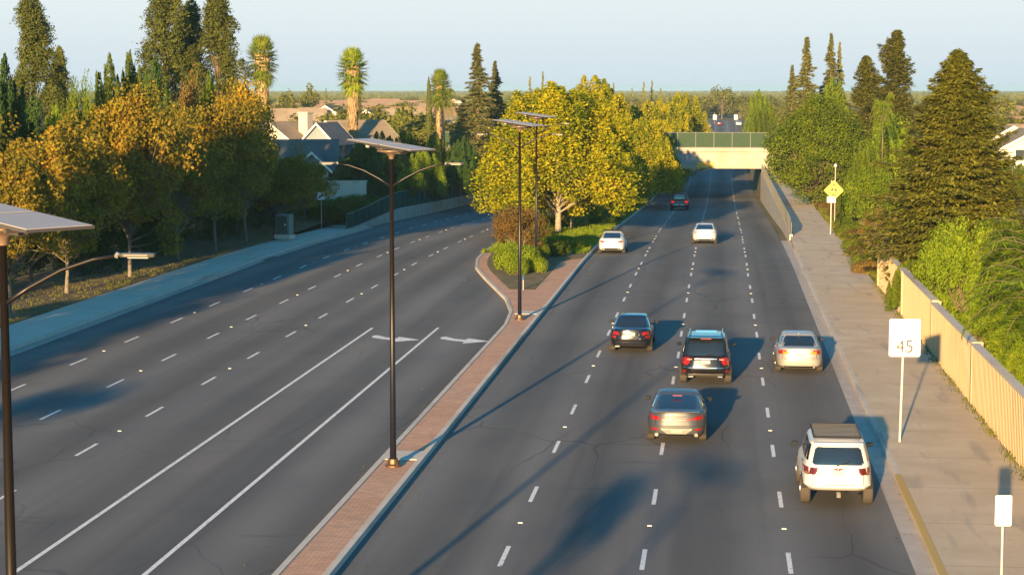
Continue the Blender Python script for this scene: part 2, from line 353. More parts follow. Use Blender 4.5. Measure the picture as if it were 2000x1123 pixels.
def leaves_mesh(name, C, Nr, L, Wd, mat, T=None, rng=None):
    n = len(C); rng = rng or np.random.default_rng(1)
    Nr = Nr/(np.linalg.norm(Nr, axis=1, keepdims=True)+1e-9)
    if T is None: T = rng.normal(size=(n,3))
    T = T-Nr*(T*Nr).sum(1, keepdims=True); T /= np.linalg.norm(T, axis=1, keepdims=True)+1e-9
    B = np.cross(Nr, T); L = np.broadcast_to(L, (n,)).reshape(n,1); Wd = np.broadcast_to(Wd, (n,)).reshape(n,1)
    V = np.empty((n,4,3), np.float32)
    V[:,0] = C-T*L/2; V[:,1] = C+B*Wd/2-T*L*.08+Nr*Wd*.12; V[:,2] = C+T*L/2; V[:,3] = C-B*Wd/2-T*L*.08+Nr*Wd*.12
    me = bpy.data.meshes.new(name); me.vertices.add(n*4); me.vertices.foreach_set('co', V.ravel())
    me.loops.add(n*4); me.loops.foreach_set('vertex_index', np.arange(n*4, dtype=np.int32))
    me.polygons.add(n); me.polygons.foreach_set('loop_start', np.arange(0, n*4, 4, dtype=np.int32))
    me.materials.append(mat); me.update(); me.validate(); return me
def unit(rng, n):
    v = rng.normal(size=(n,3)); return v/np.linalg.norm(v, axis=1, keepdims=True)
def trunk_mesh(mb, mat, name='trunk'):
    me = bpy.data.meshes.new(name); me.from_pydata(mb.v, [], mb.f); me.materials.append(mat)
    me.polygons.foreach_set('use_smooth', [True]*len(me.polygons)); me.update(); return me

def p_broad(seed, H=10, R=3.2, base=2.6, nc=60, nl=170, leaf=.2, cr=.8, mat=None, bark=None, plume=0, flat_=1.0, tr=.16, multi=1, shell=.55, lean=0):
    """trunk with limbs; crown of leaf clumps with gaps. returns (trunk mesh, crown mesh)"""
    g = np.random.default_rng(seed); rz = (H-base)/2; cz = base+rz
    d = unit(g, nc); r = shell+(1-shell)*g.random(nc)
    d[:,2] = np.abs(d[:,2])*np.where(g.random(nc) < .68, 1, -1)
    wob = 1+.22*np.sin(d[:,0]*3.1+seed)+.18*np.sin(d[:,1]*4.3+seed*2)
    C = d*r[:,None]*np.array([R-cr*.55, R-cr*.55, rz-cr*.6])*wob[:,None]; 
    C[:,2] = C[:,2]+cz
    wz = np.clip((C[:,2]-base)/(H-base), 0, 1); C[:,:2] *= (1-.35*np.clip(wz-.6,0,1)/.4)[:,None]
    C[:,0] += lean*wz
    mb = MB(); 
    for k in range(multi):
        ox = (k-(multi-1)/2)*.35; ang = g.random()*6.3
        p0 = Vector((ox, 0, 0)); p1 = Vector((ox*1.5+g.normal()*.08+lean*.1, g.normal()*.08, base*.8)); p2 = Vector((ox*2+g.normal()*.2+lean*.4, g.normal()*.2, cz)); p3 = Vector((lean*.8, 0, H-1.0))
        mb.tube([p0-Vector((0,0,.1)), p0+Vector((0,0,.3)), p1, (p1+p2)/2, p2, p3], [tr*1.35, tr*1.05, tr*.85, tr*.7, tr*.5, tr*.15], 9)
    for i in range(nc):
        c = Vector(C[i]); z0 = base*.75+(c.z-base)*.35+g.random()*.3; z0 = min(z0, H*.75)
        a = Vector((0, 0, max(base*.6, z0))); 
        if lean: a.x += lean*.3
        m_ = a.lerp(c, .55)+Vector((0,0,-.12*(c-a).length*(1 if c.z > a.z else -1)))
        mb.tube([a, m_, c], [tr*.32, tr*.2, tr*.07], 5, cap=False)
    cs = np.repeat(np.arange(nc), nl); n = len(cs); u = unit(g, n); cr_ = cr*(.65+.7*g.random(nc))[cs]
    rr_ = (.35+.65*g.random(n)**.6)*cr_
    P = C[cs]+u*rr_[:,None]*np.array([1,1,.85*flat_])
    if plume:
        pl = g.random(nc) < plume; up = (g.random(n)**1.5)*cr_*1.5*pl[cs]; P[:,2] += up; P[:,:2] = C[cs][:,:2]+(P[:,:2]-C[cs][:,:2])*(1-.35*(up/(cr*3)))[:,None]
    P[:,2] = np.maximum(P[:,2], base*.55)
    Nr = u*.8+g.normal(size=(n,3))*.55+np.array([0,0,.35])
    sz = leaf*(.7+.6*g.random(n))
    return trunk_mesh(mb, bark or m_bark), leaves_mesh('crown', P, Nr, sz, sz*.72, mat, rng=g)

def p_lobed(seed, H=9, R=3.2, nlobe=26, nl=620, leaf=.17, mat=None, lr=.75, lh=2.6, base=.6, bark=None, column=False, asp=.6, loose=0):
    """crown of many upright pointed lobes standing beside and above one another"""
    g = np.random.default_rng(seed); mb = MB(); mb.tube([(0,0,-.1),(.12*loose,0,H*.25),(-.1*loose,.1,H*.45),(0,0,H*.85)], [H*(.02-.006*loose),H*(.015-.004*loose),H*.009,.03], 8); Ps=[];Ns=[];Ts=[]
    for i in range(nlobe):
        a = i*2.4+g.normal()*.3
        if column: f = (i+.5)/nlobe; rr_ = R*(.25+.75*g.random())*min(1,(1-f)*1.9+.1); zt = H*(.14+.86*f)+.3; l_h = lh*(.7+.5*g.random())
        else: f = math.sqrt((i+.3)/nlobe); rr_ = R*f*(.8+.25*g.random()); zt = H*(1-.5*f**2.2)*(.88+.16*g.random()); zt = min(zt, H); l_h = lh*(.8+.5*g.random())+ (zt-base)*.35*f
        cx, cy = math.cos(a)*rr_, math.sin(a)*rr_; zb = max(base*.5, zt-l_h); hh = zt-zb; w_ = lr*(.7+.6*g.random()); m = int(nl*(.6+.4*hh/lh))
        u = g.random(m); th = g.random(m)*6.283; env = w_*np.sin(np.pi*np.clip(u*.93+.06,0,1))**.65*(1-.45*u); q = env*((.55-.35*loose)+(.45+.35*loose)*g.random(m)**.5)*(1+loose*.25*g.normal(size=m))*(1+.18*np.sin(th*3+u*11))
        P = np.stack([cx+np.cos(th)*q, cy+np.sin(th)*q, zb+u*hh], 1)+g.normal(size=(m,3))*.05
        Ps.append(P); Ns.append(np.stack([np.cos(th),np.sin(th),np.full(m,.45)],1)+g.normal(size=(m,3))*(.5+.5*loose)); Ts.append(g.normal(size=(m,3))*(.7+.5*loose)+np.array([0,0,.6]))
        z_s = max(base*.55, zb*.75); mb.tube([(0,0,z_s),(cx*.45,cy*.45,z_s+(zb+hh*.6-z_s)*.5),(cx,cy,zb+hh*.6)], [.045,.03,.01], 5, cap=False)
    P=np.concatenate(Ps); n=len(P); s = leaf*(.7+.6*g.random(n))
    return trunk_mesh(mb, bark or m_bark), leaves_mesh('crown', P, np.concatenate(Ns), s, s*asp, mat, T=np.concatenate(Ts), rng=g)

def p_conifer(seed, H=16, R=3.2, mat=None, droop=.15, base=1.0, nb=130, nl=110, leaf=.34, pw=.85, ragged=.35, top=1.6, up=.0, gap=1):
    """pointed tree of many level sprays"""
    g = np.random.default_rng(seed); mb = MB()
    mb.tube([(0,0,-.1),(0,0,H*.4),(0,0,H*.98)], [H*.018,H*.012,.02], 8)
    Ps=[];Ns=[];Ts=[];Ss=[]
    for i in range(nb):
        f = (i+g.random())/nb; f = f**.9; z = base+(H-base-.2)*f
        env = 1.3*R*(1-f)**pw*(1-.25*max(0,.15-f)/.15)+.12; ln = env*(1-ragged*g.random()**1.2)*(1.25 if g.random() < .16 else 1)*(1-.18*gap+.18*gap*math.sin(f*19+seed+i*2.4))
        if gap and math.sin(f*31+seed+i*2.4) > .6 and g.random() < .6: continue
        a = i*2.4+g.normal()*.3; dx, dy = math.cos(a), math.sin(a)
        rise = ln*(up+.28*f+.05*g.normal()); m = max(12, int(nl*(.25+ln/R)))
        k = g.random(m)**.75; zz = z+rise*k-droop*ln*k*k*1.4
        wdt = .42*ln*np.sin(np.pi*np.minimum(k*.85+.12,1))+.08
        o = g.normal(size=m)*wdt*.6
        P = np.stack([dx*k*ln-dy*o, dy*k*ln+dx*o, zz-np.abs(o)*.25+g.normal(size=m)*.07], 1)
        T = np.stack([dx+(-dy)*o*1.2/ (ln+.1), dy+dx*o*1.2/(ln+.1), np.full(m,-.25-droop)], 1)+g.normal(size=(m,3))*.3
        N_ = np.stack([g.normal(size=m)*.5, g.normal(size=m)*.5, np.full(m,1.0)], 1)
        Ps.append(P);Ts.append(T);Ns.append(N_);Ss.append(leaf*(.6+.7*g.random(m)))
        mb.tube([(0,0,z),(dx*ln*.5,dy*ln*.5,z+rise*.5-droop*ln*.3),(dx*ln*.92,dy*ln*.92,z+rise*.92-droop*ln*1.2)], [.05*(1-f)+.02,.03,.008], 4, cap=False)
    m = 60; zt = H-top*g.random(m); Ps.append(np.stack([g.normal(size=m)*.06*(1+H-zt), g.normal(size=m)*.06*(1+H-zt), zt],1)); Ts.append(np.tile([0,0,1.],(m,1))+g.normal(size=(m,3))*.35); Ns.append(g.normal(size=(m,3))); Ss.append(np.full(m, leaf*.8))
    P=np.concatenate(Ps);T=np.concatenate(Ts);N_=np.concatenate(Ns);S=np.concatenate(Ss)
    return trunk_mesh(mb, m_bark), leaves_mesh('crown', P, N_, S, S*.38, mat, T=T, rng=g)

def p_pine(seed, H=20, R=2.8, nc=95, nl=150, mat=None, cr=.75):
    """tall upright pine, foliage in upswept tufts with sky between"""
    g = np.random.default_rng(seed); mb = MB(); mb.tube([(0,0,-.1),(.1,.1,H*.5),(0,0,H*.97)], [.26,.17,.03], 8)
    f = g.random(nc)**.8; z = 1.5+(H-2.2)*f; env = R*np.minimum(1, (1-f)*2.4+.14)*(.5+.5*g.random(nc))*(.8+.2*np.sin(f*9+seed))
    a = g.random(nc)*6.28; r = env*(.35+.65*g.random(nc)); C = np.stack([np.cos(a)*r, np.sin(a)*r, z+r*.35], 1)
    for i in range(nc): mb.tube([(0,0,z[i]-.2),(C[i][0]*.6,C[i][1]*.6,z[i]),tuple(C[i])], [.06,.04,.015], 4, cap=False)
    cs = np.repeat(np.arange(nc), nl); n = len(cs); u = unit(g, n); sc_ = cr*(.6+.7*g.random(nc))[cs]
    P = C[cs]+u*((.3+.7*g.random(n)**.6)*sc_)[:,None]*np.array([.8,.8,1.25])
    T = u*.7+np.array([0,0,.8])+g.normal(size=(n,3))*.3; Nr = g.normal(size=(n,3)); s = .26*(.6+.8*g.random(n))
    return trunk_mesh(mb, m_bark), leaves_mesh('crown', P, Nr, s, s*.35, mat, T=T, rng=g)

def p_column(seed, H=9, R=.55, mat=None, n=5000, leaf=.16):
    g = np.random.default_rng(seed); mb = MB(); mb.tube([(0,0,-.1),(0,0,H*.9)], [.12,.03], 6)
    f = g.random(n); a = g.random(n)*6.28; env = R*np.sin(np.pi*np.clip(f*.93+.07,0,1))**.55*(1+.18*np.sin(a*3+f*14)); r = env*(.6+.4*g.random(n)**.5)
    P = np.stack([np.cos(a)*r, np.sin(a)*r, .25+f*(H-.25)], 1); Nr = np.stack([np.cos(a),np.sin(a),np.full(n,.3)],1)+g.normal(size=(n,3))*.4
    return trunk_mesh(mb, m_bark), leaves_mesh('crown', P, Nr, leaf, leaf*.45, mat, T=np.tile([0,0,1.],(n,1))+g.normal(size=(n,3))*.25, rng=g)

def p_shrub(seed, H=1.2, R=1.4, mat=None, n=3500, leaf=.11, dome=.6):
    g = np.random.default_rng(seed); nb = 14; cz = H*.5
    C = unit(g, nb)*np.array([R*.6,R*.6,H*.28]); C[:,2] = np.abs(C[:,2])+cz*.75; rad = np.array([R*.48,R*.48,H*.45])
    cs = g.integers(0, nb, n); u = unit(g, n); P = C[cs]+u*rad*(.6+.4*g.random(n))[:,None]; P[:,2] = np.clip(P[:,2], .02, None)
    Nr = u+np.array([0,0,.4])+g.normal(size=(n,3))*.4; s = leaf*(.7+.6*g.random(n))
    mb = MB()
    for k in range(7): a = k*.9; mb.tube([(0,0,-.05),(math.cos(a)*R*.5,math.sin(a)*R*.5,H*.6)], [.03,.012], 5)
    return trunk_mesh(mb, m_bark, 'stem'), leaves_mesh('foliage', P, Nr, s, s*.65, mat, rng=g)

def p_fanpalm(seed, H=15, skirt=.6, cr=2.3):
    g = np.random.default_rng(seed); mb = MB(); mb.tube([(0,0,-.1),(0,0,1),(.1,0,H*.5),(0,0,H-1.2)], [.45,.36,.3,.26], 12)
    Ps=[];Ts=[];Ns=[];Ls=[]
    for i in range(100):
        el = math.radians(80-140*(i/100)+g.normal()*6); a = i*2.4; d = np.array([math.cos(a)*math.cos(el), math.sin(a)*math.cos(el), math.sin(el)])
        pet = cr*.42; c0 = np.array([0,0,H-1.2-(i/100)**1.5*2.2])+d*pet; side = np.array([-math.sin(a), math.cos(a), 0]); up = np.cross(d, side)
        for q in np.linspace(-1.15,1.15,15):
            dd = d*math.cos(q)+side*math.sin(q); l = cr*.62*(1-.2*abs(q))*(.85+.3*g.random()); dd2 = dd+np.array([0,0,-.25])
            Ps.append(c0+dd*l*.5+np.array([0,0,-.1*l])); Ts.append(dd2); Ns.append(up+g.normal(size=3)*.25); Ls.append(l)
    green = leaves_mesh('fronds', np.array(Ps), np.array(Ns), np.array(Ls), .13, m_frond, T=np.array(Ts), rng=g)
    n = 2600; f = g.random(n)**1.3; z = H-1.6-f*(H*skirt); a = g.random(n)*6.28; r = (.95-.45*f)*(.55+.45*g.random(n))
    P = np.stack([np.cos(a)*r, np.sin(a)*r, z], 1); T = np.stack([np.cos(a)*.25,np.sin(a)*.25,np.full(n,-1.)],1)+g.normal(size=(n,3))*.15
    Nr = np.stack([np.cos(a),np.sin(a),np.full(n,.2)],1)+g.normal(size=(n,3))*.3
    sk = leaves_mesh('skirt', P, Nr, 1.0, .16, m_dry, T=T, rng=g)
    return trunk_mesh(mb, m_palmbark), green, sk
def p_featherpalm(seed, H=5, fl=3.2, nf=26, mat=None, lean=.0):
    g = np.random.default_rng(seed); mb = MB(); mb.tube([(0,0,-.1),(0,0,H*.5),(0,0,H)], [.2,.15,.14], 10)
    Ps=[];Ts=[];Ns=[];Ls=[]
    for i in range(nf):
        a = i*2.4+g.normal()*.15; el = math.radians(72-60*(i/nf)); dx,dy = math.cos(a), math.sin(a); pts=[]; p = np.array([0,0,H]); L_ = fl*(.85+.3*g.random())
        for k in range(26):
            e = el-math.radians(105)*(k/25)**1.3; dv = np.array([dx*math.cos(e),dy*math.cos(e),math.sin(e)]); p = p+dv*L_/26; pts.append(p.copy())
            if k > 3:
                sd_ = np.array([-dy,dx,0])
                for sg in (-1,1):
                  for h in (0,.5):
                    l = fl*.24*math.sin(math.pi*min(1,(k/25)*.85+.12))+.1; dd = sd_*sg*.8+dv*.55+np.array([0,0,-.45])
                    Ps.append(p-dv*h*L_/26+dd*l*.5); Ts.append(dd); Ns.append(np.array([0,0,1])+g.normal(size=3)*.3); Ls.append(l)
        mb.tube([(0,0,H)]+[tuple(q) for q in pts[::5]], [.035,.03,.022,.016,.012,.008,.006][:len(pts[::5])+1], 5, cap=False)
    return trunk_mesh(mb, m_bark), leaves_mesh('fronds', np.array(Ps), np.array(Ns), np.array(Ls), .055, mat or m_lime, T=np.array(Ts), rng=g)

def plant(name, proto, loc, rz, label, cat, scale=(1,1,1), group=None):
    o = thing(name, label, cat, loc, rz, group); o.scale = scale
    for me in proto:
        c = bpy.data.objects.new(me.name.split('.')[0], me); COL.objects.link(c); c.parent = o
    return o
# ------------------------------------------------------------------ vehicles
m_tyre = M('tyre_rubber', (.055,.048,.04), .9); m_rim = M('alloy_rim', (.35,.35,.36), .35, .8)
m_glass = M('car_glass', (.012,.018,.025), .06, 0, .8, 1.0); m_trim = M('black_trim', (.014,.014,.015), .75, 0, .25)
m_tail = M('tail_lamp_red', (.30,.006,.006), .3, 0, .5, .3); m_taildk = M('tail_lamp_dark', (.10,.008,.008), .2, 0, .6, .8); m_amber = M('lamp_amber', (.6,.22,.04), .3)
m_lamp = M('lamp_clear', (.6,.6,.6), .15, .2); m_plate = M('plate_white', (.33,.33,.32), .5); m_chrome = M('chrome', (.62,.61,.6), .18, 1)
m_under = M('underbody', (.015,.015,.015), .9)
def paint(name, c, metal=.0, rough=.32): return M(name, c, rough if max(c) < .03 else max(rough,.42), metal, .4, .25)
def se(s, n): s = min(1.0, abs(s)); return (1-s**n)**(1.0/n)

class Shell:
    """stack of rounded plan loops: (z_rear, z_front, half width, y_rear, y_front, corner exponent)"""
    def __init__(s, L): s.L = L
    def at(s, k):
        i = min(int(k), len(s.L)-2); f = k-i
        return tuple(a+(b-a)*f for a, b in zip(s.L[i], s.L[i+1]))
    def kz(s, z, rear=True):
        j = 0 if rear else 1
        for i in range(len(s.L)-1):
            a, b = s.L[i][j], s.L[i+1][j]
            if a <= z <= b and b > a: return i+(z-a)/(b-a)
        return 0 if z < s.L[0][j] else len(s.L)-1.001
    def z_at(s, l, y): 
        k = (y-l[3])/(l[4]-l[3]); k = k*k*(3-2*k); return l[0]+(l[1]-l[0])*k
    def mesh(s, mb, K=56, mi=0, cap=True, capb=True):
        rows = []
        for l in s.L:
            zr, zf, w_, yr, yf, n = l; yc = (yr+yf)/2; ly = (yf-yr)/2; r = []
            for q in range(K+1):
                a = 2*math.pi*q/K; c, d = math.cos(a), math.sin(a)
                x = w_*math.copysign(abs(c)**(2/n), c); y = yc+ly*math.copysign(abs(d)**(2/n), d)
                r.append((x, y, s.z_at(l, y)))
            rows.append(r)
        mb.grid(rows, mi)
        def capf(r, l, sg):
            yc = (l[3]+l[4])/2; h = K//2; R_ = []
            # cap as strips between mirrored points
            for q in range(K//4+0, K//4+h+1): pass
            right = [r[(q) % K] for q in range(-K//4, K//4+1)]; left = [r[(K//2-q) % K] for q in range(-K//4, K//4+1)]
            mb.grid([[left[i], tuple((a+b)/2 for a, b in zip(left[i], right[i])), right[i]] for i in range(len(right))], mi)
        if cap: capf(rows[-1], s.L[-1], 1)
        if capb: capf(rows[0], s.L[0], -1)
        return mb
    def rear(s, mb, xs, zlo, zhi, off=.006, nz=4, mi=0):
        rows = []
        for j in range(nz+1):
            r = []
            for i, x in enumerate(xs):
                z = zlo[i]+(zhi[i]-zlo[i])*j/nz; l = s.at(s.kz(z)); yc = (l[3]+l[4])/2; ly = (l[4]-l[3])/2
                y = yc-ly*se(x/l[2], l[5])-off; r.append((x, y, z))
            rows.append(r)
        # thin slab with a rim
        mb.grid(rows, mi); back = [[(p[0]*.995, p[1]+off+.03, p[2]) for p in r] for r in rows]
        loop = rows[0]+[r[-1] for r in rows[1:]]+rows[-1][::-1][1:]+[r[0] for r in rows[::-1][1:-1]]
        lb = back[0]+[r[-1] for r in back[1:]]+back[-1][::-1][1:]+[r[0] for r in back[::-1][1:-1]]
        mb.grid([loop+[loop[0]], lb+[lb[0]]], mi); return mb
    def front(s, mb, xs, zlo, zhi, off=.006, nz=4, mi=0):
        rows = []
        for j in range(nz+1):
            r = []
            for i, x in enumerate(xs):
                z = zlo[i]+(zhi[i]-zlo[i])*j/nz; l = s.at(s.kz(z, False)); yc = (l[3]+l[4])/2; ly = (l[4]-l[3])/2
                r.append((x, yc+ly*se(x/l[2], l[5])+off, z))
            rows.append(r)
        mb.grid(rows, mi); return mb
    def side(s, mb, sg, ys, klo, khi, off=.006, nz=4, mi=0):
        """ys may vary between bottom and top: list of (y_bottom, y_top)"""
        rows = []
        for j in range(nz+1):
            k = klo+(khi-klo)*j/nz; l = s.at(k); yc = (l[3]+l[4])/2; ly = (l[4]-l[3])/2; r = []
            for (y0, y1) in ys:
                y = y0+(y1-y0)*j/nz; r.append((sg*(l[2]*se((y-yc)/ly, l[5])+off), y, s.z_at(l, y)))
            rows.append(r)
        mb.grid(rows, mi); return mb
def lin(a, b, n): return [a+(b-a)*i/(n-1) for i in range(n)]

def wheel(parent, x, y, r, wd=.22, rim=m_rim):
    sg = 1 if x > 0 else -1; h = wd/2; mb = MB()
    mb.lathe([(r*.62,-h),(r*.9,-h),(r*.985,-h*.8),(r,-h*.4),(r,h*.4),(r*.985,h*.8),(r*.9,h),(r*.62,h)], axis='x', n=28)
    t = mb.build('wheel', m_tyre, parent, smooth=True, loc=(x, y, r)); rb = MB()
    rb.lathe([(.02,h*.7),(r*.2,h*.75),(r*.2,h*.45),(r*.58,h*.4),(r*.6,h*.95),(r*.66,h*.98)] if sg > 0 else [(.02,-h*.7),(r*.2,-h*.75),(r*.2,-h*.45),(r*.58,-h*.4),(r*.6,-h*.95),(r*.66,-h*.98)], axis='x', n=28)
    for k in range(5):
        a = k*2*math.pi/5; rb.box((sg*h*.75, math.cos(a)*r*.38, math.sin(a)*r*.38), (.03, r*.46, .05), mi=0, rx=a)
    rb.build('rim', rim, t, smooth=False); return t

def car(name, label, cat, px, py, sp, rz=None):
    """sp: body, green, paint, and details; reference point = rear axle on the road"""
    ref = on_road(px, py); rz = -RA if rz is None else rz
    wb = sp['axles']                                # (rear y, front y) from the middle
    root = thing(name, label, cat, rz=rz)
    t_, s_ = TS(ref.x, ref.y); s_ -= wb[0]-.15; p = W(t_, s_); z0, z1 = dip(s_-1.4), dip(s_+1.4)
    root.location = (p.x, p.y, (z0+z1)/2+.004); root.rotation_euler.x = math.atan2(z1-z0, 2.8)
    B = Shell(sp['body']); G = Shell(sp['green']); P = sp['paint']
    mb = MB(); B.mesh(mb); G.mesh(mb, K=56, capb=False)
    body = mb.build('body', [P], root, smooth=True, fixn=True)
    try: body.data.set_sharp_from_angle(angle=math.radians(38))
    except Exception: pass
    w_ = sp['body'][3][2]; r = sp.get('wr', .33)
    # wheel wells
    for sg in (-1, 1):
        for y in wb:
            l = B.at(2.0); yc = (l[3]+l[4])/2; ly = (l[4]-l[3])/2; xs_ = l[2]*se((y-yc)/ly, l[5])
            well = MB(); n = 22; rr_ = r+.075; vs = [(sg*(xs_+.004), y+rr_*math.cos(math.pi*2*k/n), max(sp['body'][0][0]-.01, r+rr_*math.sin(math.pi*2*k/n))) for k in range(n)]
            vs2 = [(sg*(xs_-.35), a[1], a[2]) for a in vs]; vs2 = [(sg*(xs_-.2), a[1], a[2]) for a in vs]; well.add(vs+vs2, [tuple(range(n))]+[(k,(k+1)%n,n+(k+1)%n,n+k) for k in range(n)])
            well.build('wheel_arch', m_under, root)
            wheel(root, sg*(xs_-.10), y, r, sp.get('ww', .235))
    u = MB(); u.box((0, (wb[0]+wb[1])/2*.3, max(.26, sp['body'][0][0]-.02)), (w_*1.5, (wb[1]-wb[0])*1.25, .16)); u.build('underbody', m_under, root)
    gm = sp.get('glass', m_glass); g0, g1 = sp.get('gk', (.18, .86)); NG = len(sp['green'])
    # rear window, windscreen
    xf = sp.get('rwx', .82); za = sp['rw'][0]; zb = sp['rw'][1]; wa = G.at(G.kz(za))[2]*xf; wb_ = G.at(G.kz(zb))[2]*(xf-.01); xs = lin(-1,1,13)
    rows = MB(); nz = 8; R_ = []
    for j in range(nz+1):
        z = za+(zb-za)*j/nz; l = G.at(G.kz(z)); ww = wa+(wb_-wa)*j/nz; q = []
        for x in xs:
            cn = 1-.10*(abs(x)**6)*(1 if j in (0, nz) else 0); X = x*ww*cn; y = (l[3]+l[4])/2-(l[4]-l[3])/2*se(X/l[2], l[5])-.008; q.append((X, y, z))
        R_.append(q)
    rows.grid(R_); rows.build('rear_window', gm, root, smooth=True)
    ws = MB(); R_ = []
    zf0, zf1 = sp['ws']
    for j in range(7):
        z = zf0+(zf1-zf0)*j/6; l = G.at(G.kz(z, False)); ww = l[2]*.84; R_.append([(x*ww, (l[3]+l[4])/2+(l[4]-l[3])/2*se(x*.84, l[5])+.008, z) for x in xs])
    ws.grid(R_); ws.build('windscreen', gm, root, smooth=True)
    for sg in (-1, 1):
        for (a0, a1, b0, b1) in sp['side']:
            sw = MB(); G.side(sw, sg, [(a0+(b0-a0)*i/6, a1+(b1-a1)*i/6) for i in range(7)], g0*(NG-3), g1*(NG-3)+0, .006, 4); sw.build('side_window', gm, root, smooth=True)
    # lamps
    for sg in (-1, 1):
        for (xs_, lo, hi, mt) in sp['tail']:
            tl = MB(); X = [sg*x for x in xs_]; B.rear(tl, X, lo, hi, .02); tl.build('tail_light', mt, root)
        for (y0, y1, z0_, z1_) in sp.get('tailside', []):
            k0, k1 = B.kz(z0_), B.kz(z1_); tl = MB(); B.side(tl, sg, [(y, y) for y in lin(y0, y1, 5)], k0, k1, .008, 3); tl.build('tail_light', sp['tail'][0][3], root)
        hl = MB(); zz = sp.get('hl', .66); B.front(hl, [sg*x for x in lin(w_*.5, w_*.9, 5)], [zz-.05]*5, [zz+.07]*5, .01); hl.build('headlight', m_lamp, root)
    fg = MB(); zz = sp.get('hl', .66); B.front(fg, lin(-w_*.42, w_*.42, 7), [zz-.25]*7, [zz+.03]*7, .01); fg.build('grille', m_trim, root)
    for (nm, xs_, lo, hi, mt, off) in sp['panels']:
        pb = MB(); B.rear(pb, xs_, lo, hi, off); pb.build(nm, mt, root)
    for sg in (-1, 1):
        mr = MB(); ym, zm = sp['mirror']; xw = sp['green'][0][2]+.12
        mr.box((sg*(xw+.05), ym, zm-.03), (.16, .05, .03)); mr.prism([(sg*(xw+.05)+x*.095, ym+y*.05) for x, y in ((-1,-1),(.8,-1),(1,0),(.7,1),(-.8,1))][::sg], zm-.05, zm+.07)
        mo = mr.build('side_mirror', m_trim, root, bevel=.012)
        gl = MB(); gl.box((sg*(xw+.05), ym-.054, zm+.01), (.15,.006,.085)); gl.build('mirror_glass', m_glass, mo)
    if sp.get('seams', True):
        for sg in (-1, 1):
            sm_ = MB(); hw_ = w_*.70; zt_ = sp['body'][5][0]-.03; B.rear(sm_, [sg*hw_, sg*(hw_+.014)], [.62]*2, [zt_]*2, .009); sm_.build('boot_seam', m_trim, root)
            for yy in (sp['side'][0][1]-.1, (sp['side'][-1][0]-.1 if len(sp['side']) > 1 else .0), sp['side'][-1][2]-.05):
                ds = MB(); B.side(ds, sg, [(yy,yy),(yy+.014,yy+.014)], 1.6, 5.3, .004, 6); ds.build('door_seam', m_trim, root)
        bs_ = MB(); B.rear(bs_, lin(-w_*.9, w_*.9, 13), [.60]*13, [.612]*13, .009); bs_.build('bumper_seam', m_trim, root)
    for fn in sp.get('extra', []): fn(root, B, G, sp)
    return root

def sedan(Wd=.92, L=4.85, belt=.93, deck=1.03, roof=1.45, gy=(-1.95,1.35), ry=(-.95,.35), nose=.78):
    h = L/2
    body = [(.24,.2,Wd-.12,-h+.22,h-.25,5.5),(.34,.28,Wd-.03,-h+.05,h-.06,5.5),(.5,.42,Wd,-h,h,5),(.68,.58,Wd+.005,-h+.02,h-.01,4.6),(.82,.66,Wd-.01,-h+.04,h-.05,4.4),
            (belt,.72,Wd-.03,-h+.035,h-.12,4.2),(deck-.02,nose,Wd-.10,-h+.06,h-.3,4),(deck+.005,nose+.05,Wd-.2,-h+.16,h-.5,3.6),(deck+.015,nose+.08,Wd-.5,-h+.4,h-.9,3)]
    g = []; gw0, gw1 = Wd-.09, Wd-.29; n = 7
    for i in range(n):
        f = i/(n-1); z = belt+.03+(roof-.05-belt-.03)*f
        wd = gw0+(gw1-gw0)*f**1.15; yr = gy[0]+(ry[0]-gy[0])*(f**1.12); yf = gy[1]+(ry[1]-gy[1])*f
        g.append((z, z, wd, yr, yf, 5.2-.8*f))
    g += [(roof-.018,roof-.018,gw1-.07,ry[0]+.14,ry[1]-.13,4),(roof,roof,gw1-.28,ry[0]+.42,ry[1]-.4,3)]
    return body, g
def suv(Wd=.95, L=4.8, belt=1.12, roof=1.76, gy=(-2.28,1.15), ry=(-2.02,.45), nose=1.0, bot=.36):
    h = L/2
    body = [(bot,bot,Wd-.10,-h+.2,h-.3,6),(bot+.1,bot+.08,Wd-.03,-h+.02,h-.08,6),(.62,.58,Wd,-h,h,5.6),(.78,.74,Wd+.005,-h+.04,h-.01,5.2),(.95,.85,Wd-.01,-h+.06,h-.04,5),
            (belt-.03,.93,Wd-.03,-h+.09,h-.1,4.8),(belt,nose,Wd-.07,-h+.12,h-.25,4.5),(belt+.01,nose+.05,Wd-.25,-h+.3,h-.6,4),(belt+.015,nose+.07,Wd-.6,-h+.6,h-1.0,3)]
    g = []; gw0, gw1 = Wd-.06, Wd-.22; n = 7
    for i in range(n):
        f = i/(n-1); z = belt-.02+(roof-.06-belt+.02)*f
        g.append((z, z, gw0+(gw1-gw0)*f**1.2, gy[0]+(ry[0]-gy[0])*f**1.3, gy[1]+(ry[1]-gy[1])*f, 6-.8*f))
    g += [(roof-.02,roof-.02,gw1-.07,ry[0]+.08,ry[1]-.14,5),(roof,roof,gw1-.3,ry[0]+.35,ry[1]-.4,4)]
    return body, g
def plate(z, w_=.16, h=.15): return ('licence_plate', lin(-w_, w_, 3), [z]*3, [z+h]*3, m_plate, .03)

